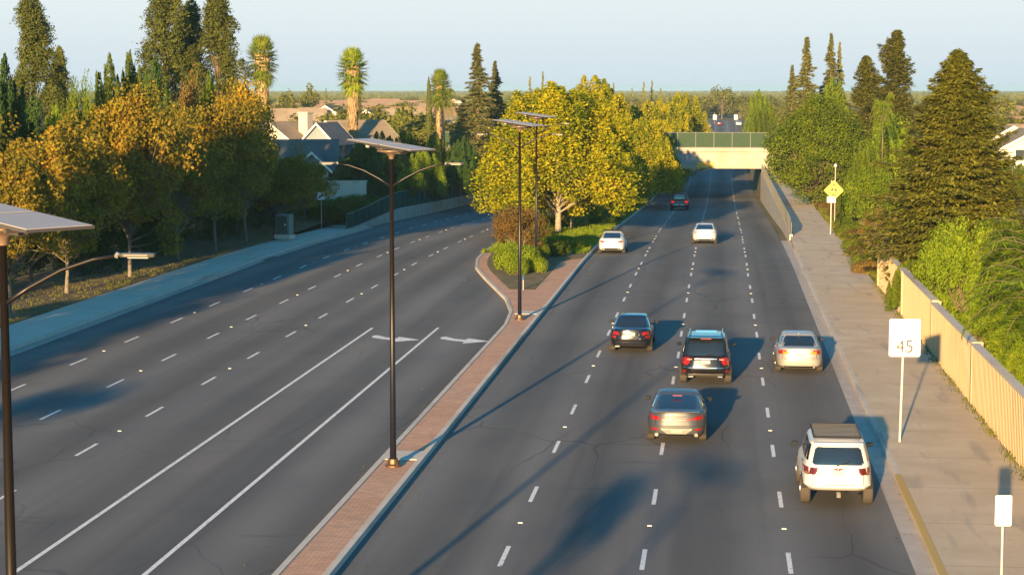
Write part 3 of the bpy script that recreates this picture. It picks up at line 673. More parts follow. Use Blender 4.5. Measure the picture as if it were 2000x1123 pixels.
# 1 --- white off-road SUV with roof rack
p_white = paint('paint_white', (.62,.62,.60)); b, g = suv(.94, 4.75, 1.15, 1.78, gy=(-2.25,1.2), ry=(-2.0,.5), bot=.5)
def rack(root, B, G, sp):
    mb = MB()
    for sg in (-1,1): mb.tube([(sg*.62,-1.75,1.84),(sg*.62,.35,1.84)], .028, 6)
    for k in range(11): mb.box((0,-1.68+k*.2,1.86), (1.26,.055,.02), mi=1)
    for sg in (-1,1):
        for y in (-1.4,-.5,.2): mb.box((sg*.6,y,1.80), (.05,.1,.09))
    for y in (-1.78,.38): mb.box((0,y,1.85), (1.28,.04,.05))
    mb.build('roof_rack', [m_trim, M('rack_slat', (.05,.052,.056), .8)], root)
    hb = MB(); hb.box((0,-2.5,.44), (.1,.3,.1)); hb.tube([(0,-2.6,.4),(0,-2.6,.5)], .03, 8); hb.build('tow_hitch', m_chrome, root)
    fb = MB(); G.side(fb, -1, [(y,y) for y in lin(-1.95,.45,4)], .1, .2, .002); 
    ex = MB(); ex.tube([(.58,-2.15,.42),(.58,-2.36,.4)], .04, 8); ex.build('exhaust', m_trim, root)
    sp_ = MB(); sp_.box((0,-2.06,1.745), (1.3,.22,.035)); sp_.build('spoiler', p_white, root, bevel=.012)
    w2 = MB(); w2.tube([(-.05,-2.35,1.18),(.3,-2.3,1.3)], .012, 5); w2.build('wiper', m_trim, root)
car('white_suv', 'white SUV with a black slatted roof rack, nearest the camera in the kerb lane', 'suv', 1633, 984, dict(body=b, green=g, paint=p_white, axles=(-1.42,1.38), wr=.39, ww=.27,
    rw=(1.18,1.63), rwx=.80, ws=(1.2,1.66), side=[(-2.0,-1.75,-1.05,-1.05),(-.97,-.97,-.1,-.15),(-.02,-.05,.95,.45)], gk=(.22,1.05),
    tail=[(lin(.77,.91,5), [.90]*5, [1.14,1.14,1.14,1.13,1.11], m_taildk), (lin(.79,.90,4), [1.0]*4, [1.08]*4, m_tail), (lin(.79,.90,4), [.92]*4, [.96]*4, m_amber)], tailside=[(-2.3,-2.12,.92,1.1)], mirror=(.85,1.2), mirmat=p_white, hl=.8,
    panels=[('bumper', lin(-.86,.86,11), [.52]*11, [.67]*11, p_white, .07), ('tailgate_seam', lin(-.64,.64,5), [.66]*5, [.68]*5, m_trim, .012), ('licence_plate', lin(-.16,.16,3), [.9]*3, [1.04]*3, m_plate, .02)], extra=[rack]))
# 2 --- grey fastback sedan
p_grey = paint('paint_grey', (.07,.077,.088), .3, .38); b, g = sedan(.93, 4.9, .95, 1.05, 1.44, gy=(-2.02,1.35), ry=(-.75,.3))
def grey_x(root, B, G, sp):
    pm_ = MB(); pm_.box((0,-2.36,1.06), (1.45,.16,.025)); pm_.build('spoiler', p_grey, root, bevel=.01)
    for sg in (-1,1):
        e = MB(); e.tube([(sg*.62,-2.25,.34),(sg*.62,-2.46,.34)], .06, 10); e.build('exhaust', m_chrome, root)
    hm = MB(); hm.box((0,-1.1,1.372), (.3,.04,.02)); hm.build('high_brake_light', m_tail, root)
car('grey_sedan', 'metallic grey fastback saloon with a full-width red light bar, behind the black SUV', 'car', 1322, 860, dict(body=b, green=g, paint=p_grey, axles=(-1.38,1.45), wr=.335,
    rw=(1.01,1.36), rwx=.83, ws=(1.02,1.36), side=[(-1.5,-.85,-.25,-.35),(-.15,-.25,1.0,.3)],
    tail=[(lin(.60,.90,6), [.80,.79,.78,.77,.78,.80], [.84,.88,.90,.92,.92,.91], m_tail)], tailside=[(-2.4,-2.12,.80,.9)], mirror=(.75,.99),
    panels=[('light_bar', lin(-.6,.6,9), [.795]*9, [.825]*9, m_tail, .014), ('boot_crease', lin(-.6,.6,5), [.905]*5, [.915]*5, m_trim, .012), ('bumper_insert', [-.7,-.5,0,.5,.7], [.33,.30,.30,.30,.33], [.46,.36,.36,.36,.46], m_trim, .012), ('bumper_panel', [-.48,-.3,0,.3,.48], [.50,.36,.36,.36,.50], [.53,.53,.53,.53,.53], M('bumper_insert_light', (.26,.24,.22), .4), .03), plate(.39, .17, .12),
            ('reflector', lin(.58,.80,3), [.47]*3, [.53]*3, m_tail, .02), ('reflector', lin(-.80,-.58,3), [.47]*3, [.53]*3, m_tail, .02)], extra=[grey_x]))
# 3 --- black SUV
p_black = paint('paint_black', (.008,.008,.009), 0, .16); b, g = suv(.955, 4.8, 1.10, 1.80, gy=(-2.25,1.2), ry=(-1.88,.45), bot=.34)
def blk_x(root, B, G, sp):
    for sg in (-1,1):
        mb = MB(); mb.tube([(sg*.62,-1.65,1.79),(sg*.62,-1.5,1.86),(sg*.62,.05,1.87),(sg*.62,.25,1.80)], .022, 6); mb.build('roof_rail', m_chrome, root)
        e = MB(); e.box((sg*.55,-2.42,.36), (.2,.08,.07)); e.build('exhaust', m_chrome, root, bevel=.015)
    sp_ = MB(); sp_.box((0,-1.95,1.765), (1.28,.26,.035)); sp_.build('spoiler', p_black, root, bevel=.012)
    hm = MB(); hm.box((0,-2.09,1.745), (.4,.03,.025)); hm.build('high_brake_light', m_tail, root)
    wp = MB(); wp.tube([(0,-2.31,1.14),(.33,-2.27,1.24)], .011, 5); wp.build('wiper', m_trim, root)
    for sg in (-1,1):
        lg = MB(); lg.box((sg*.60,-2.36,1.0), (.18,.01,.035)); lg.build('tailgate_badge', m_chrome, root)
    sr = MB(); sr.box((0,-.3,1.803), (.8,.9,.01)); sr.build('sunroof', m_glass, root)
car('black_suv', 'black SUV with chrome roof rails in the middle of the road group', 'suv', 1378, 748, dict(body=b, green=g, paint=p_black, axles=(-1.45,1.45), wr=.375, ww=.27,
    rw=(1.14,1.68), rwx=.82, ws=(1.14,1.68), side=[(-2.0,-1.62,-1.15,-1.15),(-1.05,-1.05,-.1,-.15),(0,-.05,.95,.4)], gk=(.22,1.05),
    tail=[([.66,.72,.80,.87,.92], [.80,.78,.78,.80,.82], [1.0,1.06,1.08,1.08,1.06], m_tail), (lin(.58,.86,5), [.50]*5, [.585]*5, m_tail)], tailside=[(-2.3,-2.1,.82,1.05)], mirror=(.85,1.17), hl=.85,
    panels=[('chrome_strip', lin(-.42,.42,7), [1.0]*7, [1.035]*7, m_chrome, .02), plate(.84, .17, .13), ('bumper', lin(-.9,.9,11), [.47]*11, [.69]*11, p_black, .05), ('bumper_trim', lin(-.84,.84,9), [.675]*9, [.70]*9, m_chrome, .06), ('bumper_skirt', lin(-.82,.82,9), [.36]*9, [.46]*9, M('skirt_silver',(.28,.27,.25),.35,.6), .035)], extra=[blk_x]))
# 4 --- black-blue sedan
p_navy = paint('paint_dark', (.009,.010,.016), 0, .16); b, g = sedan(.90, 4.8, .96, 1.06, 1.47, gy=(-1.8,1.35), ry=(-.95,.3))
def nv_x(root, B, G, sp):
    f = MB(); f.box((0,-1.0,1.475), (.04,.14,.05)); f.build('roof_antenna', p_navy, root, bevel=.012)
    hm = MB(); hm.tube([(.06,-2.385,.985),(-.06,-2.385,.985)], .035, 8); hm.build('boot_badge', m_chrome, root)
    e = MB(); e.box((-.55,-2.4,.32), (.2,.08,.06)); e.build('exhaust', m_chrome, root, bevel=.01)
car('black_sedan', 'glossy black saloon with split red tail lights in the lane beside the median', 'car', 1233, 686, dict(body=b, green=g, paint=p_navy, axles=(-1.4,1.4), wr=.33,
    rw=(1.04,1.38), rwx=.84, ws=(1.03,1.38), side=[(-1.5,-1.05,-.3,-.35),(-.2,-.25,.95,.3)],
    tail=[([.48,.6,.75,.88], [.80,.79,.78,.79], [.88,.90,.92,.93], m_tail), (lin(.62,.88,4), [.66]*4, [.74]*4, m_tail)], tailside=[(-2.3,-2.1,.80,.92)], mirror=(.75,1.0),
    panels=[('licence_plate', lin(-.19,.19,3), [.76]*3, [.90]*3, m_plate, .03), ('chrome_strip', lin(-.82,.82,9), [.46]*9, [.485]*9, m_chrome, .02), ('bumper_skirt', lin(-.8,.8,9), [.28]*9, [.40]*9, m_trim, .012)], extra=[nv_x]))
# 5 --- silver sedan
p_silver = paint('paint_silver', (.36,.355,.34), .3, .38); b, g = sedan(.92, 4.88, .95, 1.04, 1.46, gy=(-1.82,1.35), ry=(-.95,.3))
def sv_x(root, B, G, sp):
    f = MB(); f.box((0,-1.0,1.465), (.04,.14,.05)); f.build('roof_antenna', p_silver, root, bevel=.012)
    e = MB(); e.tube([(.55,-2.25,.3),(.55,-2.42,.3)], .035, 8); e.build('exhaust', m_chrome, root)
car('silver_sedan', 'silver saloon with orange-red tail lights in the kerb lane ahead of the white SUV', 'car', 1560, 726, dict(body=b, green=g, paint=p_silver, axles=(-1.4,1.42), wr=.33,
    rw=(1.02,1.37), rwx=.83, ws=(1.03,1.37), side=[(-1.5,-1.05,-.3,-.35),(-.2,-.25,.95,.3)],
    tail=[([.66,.74,.82,.90], [.80,.79,.78,.80], [.92,.96,.97,.97], m_tail), ([.42,.5,.6,.66], [.82,.81,.80,.80], [.87,.89,.91,.92], m_amber)], tailside=[(-2.35,-2.1,.82,.95)], mirror=(.75,1.0),
    panels=[('licence_plate', lin(-.16,.16,3), [.72]*3, [.84]*3, m_plate, .03), ('boot_seam', lin(-.6,.6,7), [.66]*7, [.672]*7, m_trim, .012), ('bumper_skirt', lin(-.78,.78,9), [.26]*9, [.34]*9, m_trim, .012)], extra=[sv_x]))
# 6 --- white sedan with dark rear window by the median
b, g = sedan(.92, 4.75, .96, 1.06, 1.45, gy=(-1.85,1.3), ry=(-.85,.3))
def w6(root, B, G, sp):
    rk = MB()
    for y in (-.55,.15): rk.tube([(-.66,y,1.52),(.66,y,1.52)], .025, 6)
    for sg in (-1,1):
        for y in (-.55,.15): rk.box((sg*.6,y,1.46), (.05,.07,.12))
    rk.build('roof_bars', m_trim, root)
car('white_sedan', 'white car with thin roof bars half in the tree shade beside the planted median', 'car', 1195, 495, dict(body=b, green=g, paint=p_white, axles=(-1.4,1.4), wr=.33,
    rw=(1.03,1.38), rwx=.84, ws=(1.03,1.38), side=[(-1.5,-1.0,-.3,-.35),(-.2,-.25,.95,.3)],
    tail=[([.42,.55,.75,.90], [.80,.79,.78,.79], [.84,.87,.90,.91], m_tail)], tailside=[(-2.3,-2.1,.80,.9)], mirror=(.75,1.0),
    panels=[('licence_plate', lin(-.16,.16,3), [.66]*3, [.78]*3, m_plate, .03), ('bumper_skirt', lin(-.8,.8,9), [.26]*9, [.40]*9, m_trim, .012)], extra=[w6]))
# 7 --- white sedan further right
b, g = sedan(.92, 4.75, .96, 1.07, 1.45, gy=(-1.9,1.3), ry=(-.85,.3))
car('white_sedan', 'white saloon with slim tail lights in sun, one lane right of the other white car', 'car', 1376, 476, dict(body=b, green=g, paint=p_white, axles=(-1.4,1.45), wr=.33,
    rw=(1.03,1.38), rwx=.82, ws=(1.03,1.38), side=[(-1.5,-1.0,-.3,-.35),(-.2,-.25,.95,.3)],
    tail=[([.5,.6,.75,.90], [.86,.85,.83,.82], [.885,.89,.90,.90], m_taildk)], mirror=(.75,1.0),
    panels=[('licence_plate', lin(-.16,.16,3), [.66]*3, [.78]*3, m_plate, .03), ('bumper_skirt', lin(-.8,.8,9), [.26]*9, [.38]*9, m_trim, .012), ('reflector', lin(.55,.8,3), [.38]*3, [.43]*3, m_tail, .02)]))
# 8 --- dark red pickup
p_red = paint('paint_dark_red', (.16,.012,.012), .1, .3)
b, g = suv(.98, 5.6, 1.12, 1.86, gy=(-.75,1.45), ry=(-.62,.75), bot=.46)
def pk(root, B, G, sp):
    bd = MB(); bd.box((0,-1.72,1.105), (1.62,1.75,.06)); bd.build('cargo_bed', m_trim, root)
    br_ = MB()
    for sg in (-1,1): br_.box((sg*.86,-1.75,1.17), (.12,1.9,.1))
    br_.box((0,-2.66,1.17), (1.72,.1,.1)); br_.build('bed_rail', p_red, root, bevel=.02)
car('pickup_truck', 'dark red pickup truck in the shade furthest up the near carriageway', 'pickup', 1327, 411, dict(seams=False, body=b, green=g, paint=p_red, axles=(-1.75,1.75), wr=.41, ww=.28,
    rw=(1.2,1.7), rwx=.85, ws=(1.2,1.7), side=[(-.62,-.55,.25,.2),(.33,.3,1.2,.7)], gk=(.2,1.05),
    tail=[(lin(.74,.94,4), [.80]*4, [1.1]*4, M('tail_lamp_lit', (.4,.01,.01), .4, emit=(1,.02,.02,.25)))], tailside=[(-2.7,-2.5,.84,1.06)], mirror=(1.1,1.25), mirmat=m_trim, hl=.9,
    panels=[('bumper', lin(-.92,.92,9), [.50]*9, [.66]*9, m_chrome, .10), ('licence_plate', lin(-.16,.16,3), [.55]*3, [.68]*3, m_plate, .13), ('tailgate', lin(-.74,.74,7), [.72]*7, [1.06]*7, M('tailgate_reflection',(.13,.11,.11),.4), .02)], extra=[pk]))  # grey of the tailgate panel is a reflection put into the colour
# 9-11 --- far cars beyond the bridge
for (px, py, pt, lb) in ((1383,251,p_silver,'small silver car beyond the bridge, leftmost of the far cars'), (1405,246,p_red,'small red car beyond the bridge, between two pale cars'), (1443,246,p_white,'small white car beyond the bridge, rightmost of the far cars')):
    b, g = sedan(.92, 4.7); a = car('distant_car', lb, 'car', px, py, dict(body=b, green=g, paint=pt, axles=(-1.4,1.4), wr=.33, rw=(1.03,1.38), ws=(1.03,1.38), side=[(-1.5,-1.0,.95,.3)],
        tail=[([.55,.65,.8,.90], [.75]*4, [.93]*4, m_tail)], mirror=(.75,1.0), panels=[plate(.7)]))
# ------------------------------------------------------------------ solar lamp posts
m_pole = M('dark_bronze_pole', (.012,.009,.008), .4, .2); m_panel = NM('solar_cell', [(.36,.34,.34),(.42,.39,.38)], scale=.6, rough=.55, spec=.3)
m_panelb = M('panel_frame', (.12,.11,.11), .45, .5); m_lum = M('lamp_grey', (.10,.095,.09), .5, .3); m_galv = M('galvanised', (.42,.41,.39), .45, .7)
def lamp_post(loc, label, group):
    root = thing('solar_street_lamp', label, 'street lamp', loc, -RA, group)
    mb = MB(); mb.tube([(0,0,.03),(0,0,9.0)], [.098,.05], 14); mb.build('pole', m_pole, root, smooth=True)
    b = MB(); b.lathe([(0,.0),(.24,.0),(.24,.05),(.17,.09),(.15,.22),(.12,.24)], n=20)
    for k in range(4):
        a = .78+k*1.57; b.tube([(math.cos(a)*.2,math.sin(a)*.2,.04),(math.cos(a)*.2,math.sin(a)*.2,.12)], .03, 6)
    b.build('base_plate', M('base_bronze', (.16,.10,.06), .4, .7) if 'base_bronze' not in bpy.data.materials else bpy.data.materials['base_bronze'], root)
    for sg in (-1, 1):
        pts = [(0,0,8.15),(sg*.35,0,8.38),(sg*.8,0,8.62),(sg*1.25,0,8.77),(sg*1.65,0,8.83)]
        a = MB(); a.tube(pts, [.036,.032,.028,.024,.022], 8); ao = a.build('lamp_arm', m_pole, root, smooth=True)
        h = MB(); h.prism([(sg*1.62,-.045),(sg*1.68,-.09),(sg*2.02,-.09),(sg*2.1,-.045),(sg*2.1,.045),(sg*2.02,.09),(sg*1.68,.09),(sg*1.62,.045)][::sg], 8.805, 8.86)
        ho = h.build('lamp_head', m_lum, ao, bevel=.015)
        ln = MB(); ln.box((sg*1.88,0,8.799), (.28,.12,.01)); ln.build('lens', m_lamp, ho)
        w_ = MB(); w_.tube([(sg*1.56,0,8.80),(sg*1.60,0,8.86)], .032, 6); w_.build('clamp', m_galv, ao)
    # bracket
    cr = MB(); cr.lathe([(.07,8.95),(.09,9.05),(.2,9.13),(.42,9.17),(.42,9.20),(.05,9.20)], n=18); cr.build('mount_cone', M('mount_tan',(.3,.2,.14),.4,.5), root, smooth=True)
    A = math.radians(27)-(-RA); tilt = math.radians(6.3)
    Mx = Matrix.Translation((0,0,9.36)) @ Matrix.Rotation(-A, 4, 'Z') @ Matrix.Rotation(tilt, 4, 'Y')
    def put(mb): mb.v = [tuple(Mx @ Vector(v)) for v in mb.v]; return mb
    bx = MB()
    for y in (-.3,.3): bx.box((0,y,-.06), (1.5,.05,.06))
    for x in (-.6,0,.6): bx.box((x,0,-.11), (.06,.8,.05))
    bx.tube([(-.75,0,-.06),(-.45,0,-.18),(0,0,-.22),(.45,0,-.18),(.75,0,-.06)], .045, 6)
    put(bx).build('panel_bracket', m_lum, root)
    for sg in (-1,1):
        f = MB(); f.box((sg*.63,0,-.005), (1.24,1.12,.04)); fo = put(f).build('solar_panel', m_panelb, root)
        c = MB(); c.box((sg*.63,0,.0175), (1.19,1.07,.012)); put(c).build('solar_cells', m_panel, fo)
    lt = MB(); lt.box((-.5,-.45,-.1), (.1,.05,.06)); put(lt).build('sensor_box', m_plate, root)
    return root
p1 = at(768, 910, .15); p2 = at(1015, 624, .15); p0 = W(-9.62, 25.9, .06); p3 = W(-11.35, 122.5, .17)
lamp_post(p1, 'solar street lamp on the brick median, standing in front of the turn arrows', 'solar street lamps on the median')
lamp_post(p2, 'solar street lamp standing where the brick median widens before the shrubs', 'solar street lamps on the median')
lamp_post(p0, 'closest solar street lamp, its panel and one arm at the left edge', 'solar street lamps on the median')
lamp_post(p3, 'furthest solar street lamp, rising in front of the golden median trees', 'solar street lamps on the median')

lamp_post(W(-9.6,-7,.15), 'solar street lamp beside the camera, outside the picture', 'solar street lamps on the median')
# ------------------------------------------------------------------ signs
m_sign = M('sign_white', (.72,.72,.70), .5); m_ink = M('sign_black', (.02,.02,.02), .6); m_yel = M('sign_yellow', (.72,.42,.05), .5); m_ink2 = M('sign_grey_ink', (.045,.045,.047), .6)  # second ink is an even dark grey for the digits
def rrect(w_, h, r, n=5):
    P_ = []
    for cx, cy, a0 in ((w_/2-r,h/2-r,0),(-w_/2+r,h/2-r,90),(-w_/2+r,-h/2+r,180),(w_/2-r,-h/2+r,270)):
        for k in range(n+1): a = math.radians(a0+90*k/n); P_.append((cx+r*math.cos(a), cy+r*math.sin(a)))
    return P_
def board(name, poly, cx, cz, y, mat, parent, th=.012):
    mb = MB(); mb.prism(poly, 0, th); mb.v = [(cx+x, y-z, cz+yy) for x, yy, z in mb.v]; return mb.build(name, mat, parent)
def text(s, size, cx, cz, y, mat, parent, name, off=0):
    c = bpy.data.curves.new(name, 'FONT'); c.body = s; c.size = size; c.align_x = 'CENTER'; c.align_y = 'CENTER'; c.extrude = .001; c.offset = off
    o = bpy.data.objects.new(name, c); me = bpy.data.meshes.new_from_object(o); bpy.data.objects.remove(o); me.materials.append(mat)
    me.transform(Matrix.Translation((cx, y, cz)) @ Matrix.Rotation(math.pi/2, 4, 'X')); t = bpy.data.objects.new(name, me); COL.objects.link(t); t.parent = parent; return t
def post(h, parent, lean=.0, r=.032):
    mb = MB(); mb.tube([(0,0,-.1),(lean,0,h)], r, 8); return mb.build('post', m_galv, parent)
m_whitepost = M('white_post', (.55,.53,.48), .5)
ps = at(1757, 862, .15); r = thing('speed_limit_sign', 'large white speed sign reading 45 on a slim post in the right pavement', 'road sign', ps, -.03)
mb = MB(); mb.tube([(0,0,-.1),(.07,0,3.75)], .035, 8); mb.build('post', m_whitepost, r)
sg_ = board('sign_panel', rrect(.97,1.18,.06), .09, 3.27, -.04, m_sign, r); text('45', .56, .10, 2.98, -.0545, m_ink2, sg_, 'sign_text', -.002)
ps = at(1955, 1160, .15); r = thing('sign', 'small narrow white sign at the bottom right corner', 'road sign', ps, -.02)
D0 = ps.y; zt, zb = ZT(966, D0), ZT(1026, D0); mb = MB(); mb.tube([(0,0,-.1),(0,0,zt-.15-.05)], .025, 8); mb.build('post', m_whitepost, r)
board('sign_panel', rrect(33/3889*D0, (zt-zb), .04), 0, (zt+zb)/2-.15, -.03, m_sign, r)
ps = at(1622, 458, .12); D0 = ps.y; r = thing('warning_sign', 'yellow diamond sign above a small white plate, beside the path near the round tree', 'road sign', ps, -.05)
mb = MB(); mb.tube([(0,0,-.1),(.03,0,ZT(356,D0))], .04, 8); mb.build('post', m_whitepost, r)
dz = ZT(372, D0)-.12; e = .76; dp = board('diamond_panel', [(e*math.cos(math.radians(90*k)), e*math.sin(math.radians(90*k))) for k in range(4)], .2, dz, -.05, m_yel, r)
bl = MB(); bl.box((.2,-.066,dz+.42),(.2,.006,.06)); bl.box((.2,-.066,dz+.42),(.06,.0062,.2)); bl.box((.07,-.066,dz+.05),(.14,.006,.2),ry=.6); bl.box((.33,-.066,dz+.02),(.14,.006,.2),ry=-.6); bl.box((.2,-.066,dz-.33),(.36,.006,.07)); bl.build('symbol', m_ink, dp)
board('lower_plate', rrect(.66,.46,.04), .02, ZT(390, D0)-.12, -.05, m_sign, r)
r = thing('path_marker_pole', 'thin grey pole with a white ball cap just above the yellow diamond sign', 'pole', at(1630, 440, .12)+Vector((.0,0,0)), 0)
D0 = r.location.y; hh = ZT(326, D0)-.12; mb = MB(); mb.tube([(0,0,-.1),(0,0,hh)], .04, 8); mb.build('pole', m_galv, r); mb = MB(); mb.lathe([(0,hh-.02),(.1,hh),(.14,hh+.1),(.1,hh+.2),(0,hh+.24)], n=12); mb.build('cap', m_sign, r, smooth=True)
ps = at(628, 446, .1); D0 = ps.y; r = thing('road_sign', 'small square white sign with a black slanted arrow on a post by the left fence', 'road sign', ps, 0)
post(ZT(376,D0)-.1, r); zz = ZT(383,D0)-.1; pl = board('sign_panel', rrect(.6,.6,.05), 0, zz, -.04, m_sign, r)
a = MB(); a.add([(x,-.056,zz+y) for x,y in ((-.2,-.17),(-.13,-.2),(.08,.02),(.08,-.08),(.2,.18),(-.06,.12),(.02,.08),(-.2,-.05))], [tuple(range(8))]); a.build('symbol', m_ink, pl)
# utility cabinet
m_cab = M('cabinet_green_grey', (.16,.22,.20), .6); ps = at(556, 466, .1); r = thing('utility_cabinet', 'grey green metal utility cabinet on a concrete plinth beside the left pavement', 'cabinet', ps, -.35)
mb = MB(); mb.box((0,0,.15),(1.3,.9,.3)); mb.build('plinth', m_conc, r); mb = MB(); mb.box((0,0,1.02),(1.1,.75,1.44)); mb.box((0,0,1.77),(1.18,.83,.06)); mb.build('housing', m_cab, r, bevel=.02)
mb = MB(); mb.box((-.05,-.385,1.0),(.86,.02,1.3)); do = mb.build('door', M('cabinet_door',(.05,.09,.09),.5), r); mb = MB(); mb.box((.25,-.4,1.05),(.12,.02,.16)); mb.build('warning_label', m_sign, do)
mb = MB(); mb.tube([(-.75,-.3,-.1),(-.75,-.3,2.0)], .04, 6); mb.box((-.75,-.3,1.75),(.3,.16,.4)); mb.build('meter_post', m_trim, r)
ps = at(1022, 566, .15); r = thing('utility_marker', 'short post with a blue top at the foot of the second lamp post', 'marker', ps, 0)
mb = MB(); mb.tube([(0,0,-.05),(0,0,.55)], .035, 8); mb.build('stake', m_plate, r); mb = MB(); mb.tube([(0,0,.55),(0,0,.8)], .05, 8); mb.build('cap', M('blue_cap',(.02,.10,.22),.5), r)

# ------------------------------------------------------------------ boundary wall on the right
m_board = NM('board_wall', [(.45,.345,.21),(.51,.395,.245),(.40,.305,.18)], scale=1.2, stretch=(3,3,.15), rough=.9, bump=.25, second=[(.5,(1,1,.6),(.5,.37,.2),.5,.7,.6)])
r = thing('boundary_wall', 'long tan boarded wall with pilasters along the right pavement', 'wall', (0,0,0), -RA)
runs = [(8.8, 20, 57), (8.8, 57, 84), (8.85, 84, 113)]
for i, (t, s0, s1) in enumerate(runs):
    mb = MB(); n = int((s1-s0)/.16); prof = []
    for k in range(n):
        o_ = .0 if k % 2 == 0 else .016; prof += [(t+o_, s0+(s1-s0)*k/n), (t+o_, s0+(s1-s0)*(k+1)/n)]
    poly = prof+[(t+.2, s1), (t+.2, s0)]; mb.prism(poly, -.1, 2.15+.06*i); mb.build('wall_panel', m_board, r)
    c = MB(); c.box((t+.1,(s0+s1)/2,2.19+.06*i),(.3,s1-s0,.07)); c.build('coping', m_conc, r)
for s in (24,40.5,57,70.5,84,98,113):
    mb = MB(); mb.box((8.97, s, 1.12),(.40,.30,2.4)); mb.build('pilaster', m_board, r)
for (t, s0, s1) in ((10.3,113,140),):
    mb = MB(); mb.box((t,(s0+s1)/2,.95),(.2,s1-s0,2.1)); mb.build('wall_panel', m_board, r); mb = MB(); mb.box((9.6,113.3,.95),(1.6,.2,2.05)); mb.build('wall_panel', m_board, r)

# ------------------------------------------------------------------ mesh fences above the underpass walls
def meshmat(name, col, a):
    m = M(name, col, .95, 0, .05); T = m.node_tree; N = T.nodes; L = T.links; t = N.new('ShaderNodeBsdfTransparent'); mx = N.new('ShaderNodeMixShader'); mx.inputs[0].default_value = a
    L.new(t.outputs[0], mx.inputs[1]); L.new(N['Principled BSDF'].outputs[0], mx.inputs[2]); L.new(mx.outputs[0], N['Material Output'].inputs[0]); return m
m_mesh = meshmat('green_mesh', (.006,.07,.058), .97); m_mesh2 = meshmat('olive_mesh', (.17,.18,.10), .8); m_mesh3 = meshmat('bridge_mesh', (.05,.085,.055), .8)
m_gpost = M('green_post', (.05,.12,.09), .5); m_wallc = NM('retaining_concrete', [(.40,.38,.34),(.48,.46,.41)], scale=.8, rough=.9, second=[(1,(1,1,.2),(.2,.18,.15),.5,.7,.5),(.6,(1,1,1),(.42,.42,.42),.6,.64,.5)])
def run_fence(name, label, t, s0, s1, zlow, zmid, ztop, mat, pm_, wall_t=.25, step=3.0, wallend=.6):
    r = thing(name, label, 'fence', (0,0,0), -RA); n = int((s1-s0)/step); S = lin(s0, s1, n+1)
    f = t if callable(t) else (lambda s: t)
    w_ = MB(); rows = []
    for s in S: rows.append([(f(s)-wall_t/2,s,zlow(s)),(f(s)-wall_t/2,s,zmid(s)),(f(s)+wall_t/2,s,zmid(s)),(f(s)+wall_t/2,s,zlow(s)),(f(s)-wall_t/2,s,zlow(s))])
    w_.grid(rows); w_.add(rows[0][:4], [(0,1,2,3)]); w_.add(rows[-1][:4], [(0,1,2,3)]); w_.build('retaining_wall', m_wallc, r)
    m_ = MB(); m_.grid([[(f(s),s,zmid(s)),(f(s),s,ztop(s))] for s in S]); m_.build('mesh_panel', mat, r)
    tr_ = MB(); tr_.tube([(f(s),s,ztop(s)) for s in S], .03, 6); tr_.build('top_rail', pm_, r)
    for s in S[::1]:
        p = MB(); p.tube([(f(s),s,zmid(s)-.05),(f(s),s,ztop(s)+.03)], .035, 6); p.build('fence_post', pm_, r)
run_fence('underpass_fence', 'green mesh fence on a low concrete wall along the far left carriageway', -30.4, 160, 300, lambda s: dip(s)-.3, lambda s: dip(s)+.25+.85*smooth((s-160)/30), lambda s: dip(s)+1.45+1.2*smooth((s-160)/30), m_mesh, m_gpost)
run_fence('underpass_fence', 'olive mesh fence on a concrete wall between the right lanes and the path', 5.25, 150, 262, lambda s: dip(s)-.3, lambda s: .3, lambda s: .35+1.1*smooth((s-146)/6), m_mesh2, m_galv)

# ------------------------------------------------------------------ overpass
m_bridge = NM('bridge_concrete', [(.35,.325,.275),(.42,.39,.335)], scale=.5, rough=.85, second=[(.6,(1,1,.15),(.27,.24,.19),.5,.7,.6)])
m_bridgel = NM('bridge_soffit_band', [(.32,.29,.24),(.38,.35,.28)], scale=1, rough=.85)
SB = 266.0; r = thing('overpass', 'pale concrete bridge over the road with a tall mesh railing on top', 'bridge', (0,0,0), -RA)
mb = MB(); mb.box((-10,SB+5,1.95),(56,10.5,1.9)); mb.build('deck', m_bridge, r)
mb = MB(); mb.box((-10,SB-.28,3.12),(56,.5,.5)); mb.box((-10,SB+10.3,3.12),(56,.5,.5)); mb.build('parapet', m_bridge, r)
mb = MB(); mb.box((-10,SB-.05,.82),(56,.7,.36)); mb.build('girder_flange', m_bridgel, r)
mb = MB(); mb.box((-32.5,SB+5,-1.5),(1.5,10,5.2)); mb.build('abutment', m_wallc, r); mb = MB(); mb.box((6.2,SB+5,-1.5),(1.5,10,5.2)); mb.build('abutment', m_wallc, r)
mb = MB(); mb.box((-12.5,SB+5,-1.5),(1.0,9,5.0)); mb.build('pier', m_wallc, r)
mb = MB(); mb.box((-10,SB-.3,4.35),(56,.02,2.0)); mb.build('mesh_railing', m_mesh3, r)
for k in range(24): p = MB(); p.tube([(-37+k*2.4,SB-.34,3.3),(-37+k*2.4,SB-.34,5.45)], .05, 6); p.build('railing_post', m_galv, r)
mb = MB(); mb.tube([(-38,SB-.34,5.38),(18,SB-.34,5.38)], .04, 6); mb.tube([(-38,SB-.34,3.42),(18,SB-.34,3.42)], .04, 6); mb.build('railing_rail', m_galv, r)
mb = MB(); mb.box((-2.1,SB-.46,1.12),(2.3,.08,.75)); mb.build('clearance_sign', m_yel, r)
mb = MB(); mb.box((-4.6,SB-.262,1.9),(1.9,.02,1.5)); mb.build('painted_patch', M('patch_grey',(.28,.29,.32),.8), r)
for k in range(5): mb = MB(); mb.box((-30+k*9.5,SB+5,.9),(.25,10,.5)); mb.build('girder', m_bridgel, r)
